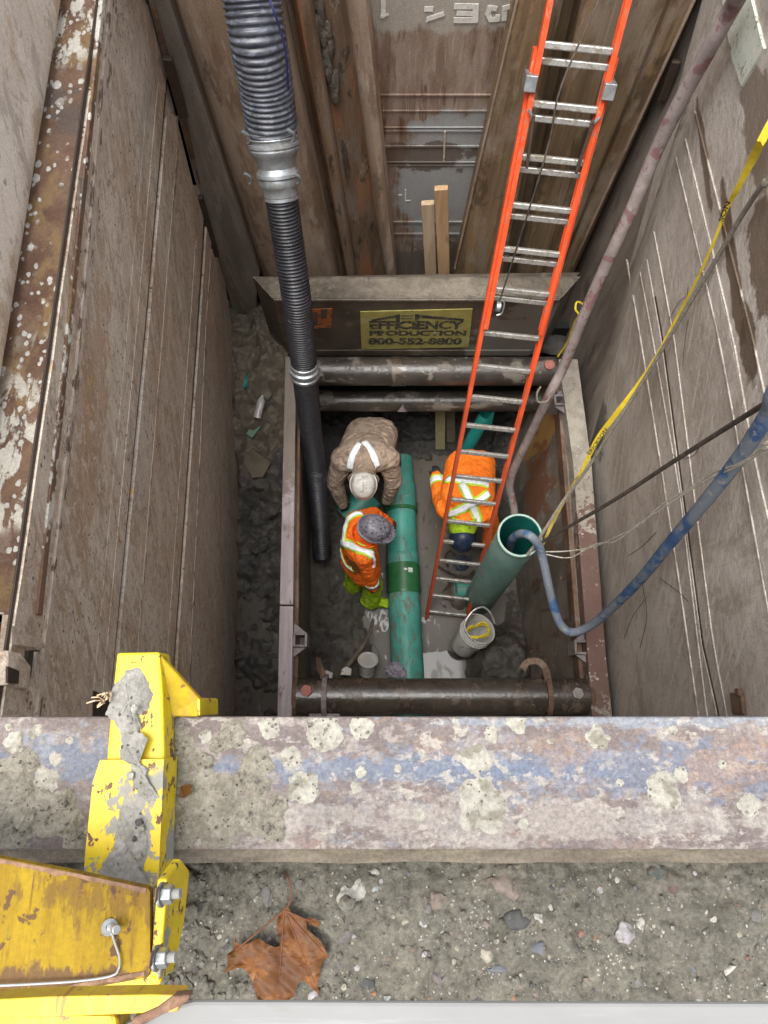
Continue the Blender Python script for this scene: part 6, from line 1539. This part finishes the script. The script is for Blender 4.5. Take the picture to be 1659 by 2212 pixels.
# the yellow clamp --------------------------------------------------------------
cl = empty("barrier_clamp", pz(280, 1880, -1.10), "chipped yellow steel clamp bolted over the beam, caked with mud", "clamp")
zt = -1.035
def tube_box(pix, z, h, name, m, slope=0.0):
    P_ = [pz(u, v, z) for u, v in pix]; return MB().prism(P_, (0, 0, -h)).build(name, m, cl, bevel=.004)
tube_box([(252, 1410), (345, 1408), (352, 1500), (356, 1660), (340, 1660), (228, 1660), (240, 1520)], -1.040, .052, "inner_tube", m_yellow)
tube_box([(216, 1642), (345, 1640), (354, 1640), (342, 1905), (322, 1925), (180, 1905), (184, 1840), (200, 1690)], -1.026, .066, "outer_tube", m_yellow)
a = [pz(352, 1412, -1.05), pz(352, 1548, -1.05)]
hk = [pz(346, 1414, -1.040), pz(430, 1508, -1.10), pz(430, 1548, -1.10), pz(372, 1548, -1.085), pz(366, 1560, -1.085), pz(352, 1600, -1.040)]
MB().prism(hk, (0, 0, -.02)).build("hook_plate", m_yellow_rust, cl, bevel=.003)
MB().prism([pz(426, 1506, -1.099), pz(432, 1510, -1.099), pz(432, 1547, -1.099), pz(426, 1547, -1.099)], (0, 0, -.12)).build("hook_edge", m_yellow, cl, bevel=.003)
# mud caked along its top
def mudpatch(pix, z, h, seed):
    c_ = Vector((sum(p[0] for p in pix) / len(pix), sum(p[1] for p in pix) / len(pix)))
    pts = []
    for i in range(len(pix)):
        a_, b_ = Vector(pix[i]), Vector(pix[(i + 1) % len(pix)])
        for k in range(5):
            q = a_.lerp(b_, k / 5); q += Vector((nz(q.x / 8, q.y / 8, seed, 3), nz(q.x / 8, q.y / 8, seed + 5, 3))) * 5; pts.append(q)
    rings = 9; n_ = len(pts); vs = []
    for j in range(rings + 1):
        s = 1 - j / rings
        for q in pts:
            w = c_.lerp(q, max(s, .001)); hh = (0 if j == 0 else h * (1 - s ** 4) * (.45 + .9 * abs(nz(w.x / 22, w.y / 22, seed, 3)) + .25 * abs(noise.noise(Vector((w.x / 6, w.y / 6, seed))))))
            vs.append(pz(w.x, w.y, z + hh))
    fs = [(j * n_ + k, j * n_ + (k + 1) % n_, (j + 1) * n_ + (k + 1) % n_, (j + 1) * n_ + k) for j in range(rings) for k in range(n_)]
    m_ = MB().add(vs, fs).build("mud_cake", bpy.data.materials.get("cement_mud") or mat("cement_mud", (.20, .19, .168), (.27, .26, .235), s=30, rough=.9, bump=.9, bs=120, bdist=.005, grain=.2, layers=[S(90, .18, .24, (.07, .065, .058), keep=.52, ks=25), N(35, .60, .65, (.27, .26, .24), amt=.6)]), cl, smooth=True, angle=70)
    return m_
mudpatch([(272, 1450), (300, 1440), (318, 1470), (330, 1500), (322, 1530), (300, 1545), (306, 1575), (290, 1600), (262, 1590), (248, 1560), (226, 1545), (236, 1520), (240, 1490), (258, 1470)], -1.0395, .010, 1)
mudpatch([(262, 1590), (300, 1580), (318, 1596), (300, 1640), (318, 1660), (322, 1710), (345, 1725), (318, 1738), (290, 1700), (282, 1650), (258, 1640), (262, 1610)], -1.0255, .008, 2)
mudpatch([(262, 1742), (290, 1738), (318, 1770), (314, 1800), (320, 1830), (310, 1880), (322, 1910), (250, 1900), (208, 1895), (226, 1860), (246, 1830), (252, 1790)], -1.0255, .007, 3)
for (u, v, r, k) in ((290, 1530, 9, 'white'), (281, 1676, 9, 'white'), (300, 1776, 8, 'dark'), (306, 1790, 6, 'cream'), (300, 1850, 7, 'cream'), (290, 1812, 6, 'dark')):
    vs, fs = blob_mesh(pz(u, v, -1.018), r / 1500, r / 1700, r / 2400, u, sub=2, rough=.4); MB().add(vs, fs).build("embedded_pebble", SM[k], cl, smooth=True, angle=40)
mb = MB()
for i in range(14):
    a_ = Vector((225 + rnd.uniform(-8, 22), 1508 + rnd.uniform(-12, 14))); b_ = a_ + Vector((rnd.uniform(-32, 8), rnd.uniform(-18, 10)))
    mb.tube([pz(a_.x, a_.y, -1.03), pz((a_.x + b_.x) / 2 + 3, (a_.y + b_.y) / 2 - 3, -1.02), pz(b_.x, b_.y, -1.03)], .0011, 5)
tag(mb.build("straw_tuft", m_wood, None), "tuft of dry straw stuck in the mud on the clamp's end", "straw")
# the sleeve plate that rises towards the viewer
ZA = -.90
def fs_(u, v, dz=0.0): return pz(u, v, ZA + dz)
tl = [(-400, 1760), (0, 1853), (160, 1884), (318, 1918), (324, 1926), (324, 2100), (318, 2112), (150, 2142), (0, 2172), (-400, 2240)]
MB().prism([fs_(u, v) for u, v in tl], (0, 0, -.012)).build("arm", m_arm, cl, bevel=.005)
def strip(pix, dz, name):
    P_ = []
    for (a_, b_) in zip(pix[:-1], pix[1:]):
        for k in range(8): P_.append((a_[0] + (b_[0] - a_[0]) * k / 8, a_[1] + (b_[1] - a_[1]) * k / 8))
    P_.append(pix[-1])
    up_ = [fs_(u, v, dz) for u, v in P_]; dn = [fs_(u, v + 10 + 7 * noise.noise(Vector((u / 14, v / 14, 2))), dz) for u, v in reversed(P_)]
    MB().prism(up_ + dn, (0, 0, -.002)).build(name, m_rust_edge, cl)
strip([(-400, 1762), (0, 1855), (160, 1886), (316, 1919)], .0012, "rust_edge"); strip([(-400, 2222), (0, 2156), (150, 2128), (312, 2098)], .0012, "rust_edge")
sx_ = fs_(325, 2010).x
Y1, Y2 = fs_(325, 1900).y, fs_(325, 2118).y
MB().prism([(sx_ + .002, Y1, ZA - .004), (sx_ + .002, Y1 + .01, ZA - .06), (sx_ + .002, Y1 - .012, ZA - .105), (sx_ + .002, Y2 + .03, ZA - .095), (sx_ + .002, Y2 - .012, ZA - .06), (sx_ + .002, Y2, ZA - .004)], (.012, 0, 0)).build("side_plate", m_yellow, cl, bevel=.003)
MB().prism([pz(146, 2120, -1.0), pz(300, 2105, -1.0), pz(352, 2085, -1.0), pz(346, 2128, -1.0), pz(286, 2146, -1.0), pz(140, 2146, -1.0)], (0, 0, -.03)).build("base_foot", m_yellow, cl, bevel=.003)
def hexbolt(u, v, s):
    c_ = px(u, v, sx_ + .015)
    o_ = MB().lathe([(s * .2, 0), (s * 1.25, 0), (s * 1.25, s * .25), (s * .2, s * .25)], c_, (1, .1, .1), 26).build("washer", m_zinc, cl, smooth=True, angle=30)
    MB().tube([c_ + Vector((s * .25, 0, 0)), c_ + Vector((s * 1.35, s * .1, s * .1))], s, 6).build("nut", m_zinc, o_, bevel=.0012)
    MB().tube([c_ + Vector((s * 1.3, s * .1, s * .1)), c_ + Vector((s * 2.2, s * .2, s * .2))], s * .52, 16).build("bolt_thread", m_bolt_grey, o_, smooth=True, angle=40)
    MB().prism([c_ + Vector((-.0005, -s * .4, -s * 2.4)), c_ + Vector((-.0005, s * .8, -s * 2.2)), c_ + Vector((-.0005, s * 1.1, s * 1.9)), c_ + Vector((-.0005, -s * .3, s * 2.1))], (.001, 0, 0)).build("rust_slot", m_rust_edge, cl)
hexbolt(347, 1933, .0105); hexbolt(336, 2070, .0105)
c_ = fs_(238, 2002, .001)
pin = MB().tube([c_, c_ + Vector((.014, .002, .018))], .0050, 18).build("pin", m_zinc, cl, bevel=.001)
MB().lathe([(.004, 0), (.009, 0), (.009, .003), (.004, .003)], c_ + Vector((-.001, .0, .0005)), (.5, .1, 1), 22).build("pin_washer", m_zinc, pin, smooth=True, angle=30)
MB().tube(catmull([fs_(240, 2006, .004), fs_(246, 2030, .005), fs_(258, 2068, .005), fs_(256, 2094, .006), fs_(240, 2108, .007), fs_(180, 2118, .007), fs_(100, 2124, .008), fs_(20, 2128, .009), fs_(-60, 2132, .009), fs_(-300, 2150, .006)], 6), .0014, 8).build("wire_clip", m_zinc, pin, smooth=True)

# the rails closest to the viewer
yr = empty("guard_rail", pz(100, 2185, -.60), "rusty yellow guard rail crossing the lower left corner", "guard rail")
MB().prism([pz(-500, 2158, -.60), pz(0, 2158, -.60), pz(120, 2152, -.60), pz(330, 2148, -.60), pz(392, 2150, -.60), pz(384, 2186, -.60), pz(60, 2200, -.60), pz(-500, 2205, -.60)], (0, 0, -.02)).build("top_bar", m_yellow_rust, yr, bevel=.003)
MB().prism([pz(-500, 2196, -.605), pz(250, 2192, -.605), pz(270, 2330, -.605), pz(-500, 2330, -.605)], (0, 0, -.03)).build("lower_bar", m_yellow_rust, yr, bevel=.004)
MB().prism([pz(285, 2200, -.598), pz(340, 2176, -.598), pz(372, 2152, -.598), pz(412, 2149, -.598), pz(404, 2166, -.598), pz(310, 2214, -.598), pz(270, 2260, -.598)], (0, 0, -.012)).build("bent_end", m_rust_edge, yr, bevel=.002)
wp = MB().prism([pz(262, 2214, -.615), pz(380, 2172, -.615), pz(420, 2163, -.615), pz(900, 2165, -.615), pz(3600, 2174, -.615), pz(3600, 2420, -.615), pz(262, 2420, -.615)], (0, 0, -.006))
tag(wp.build("plank", m_white_wood, None, bevel=.003), "white painted plank along the bottom edge, in front of the gravelly clay", "plank")
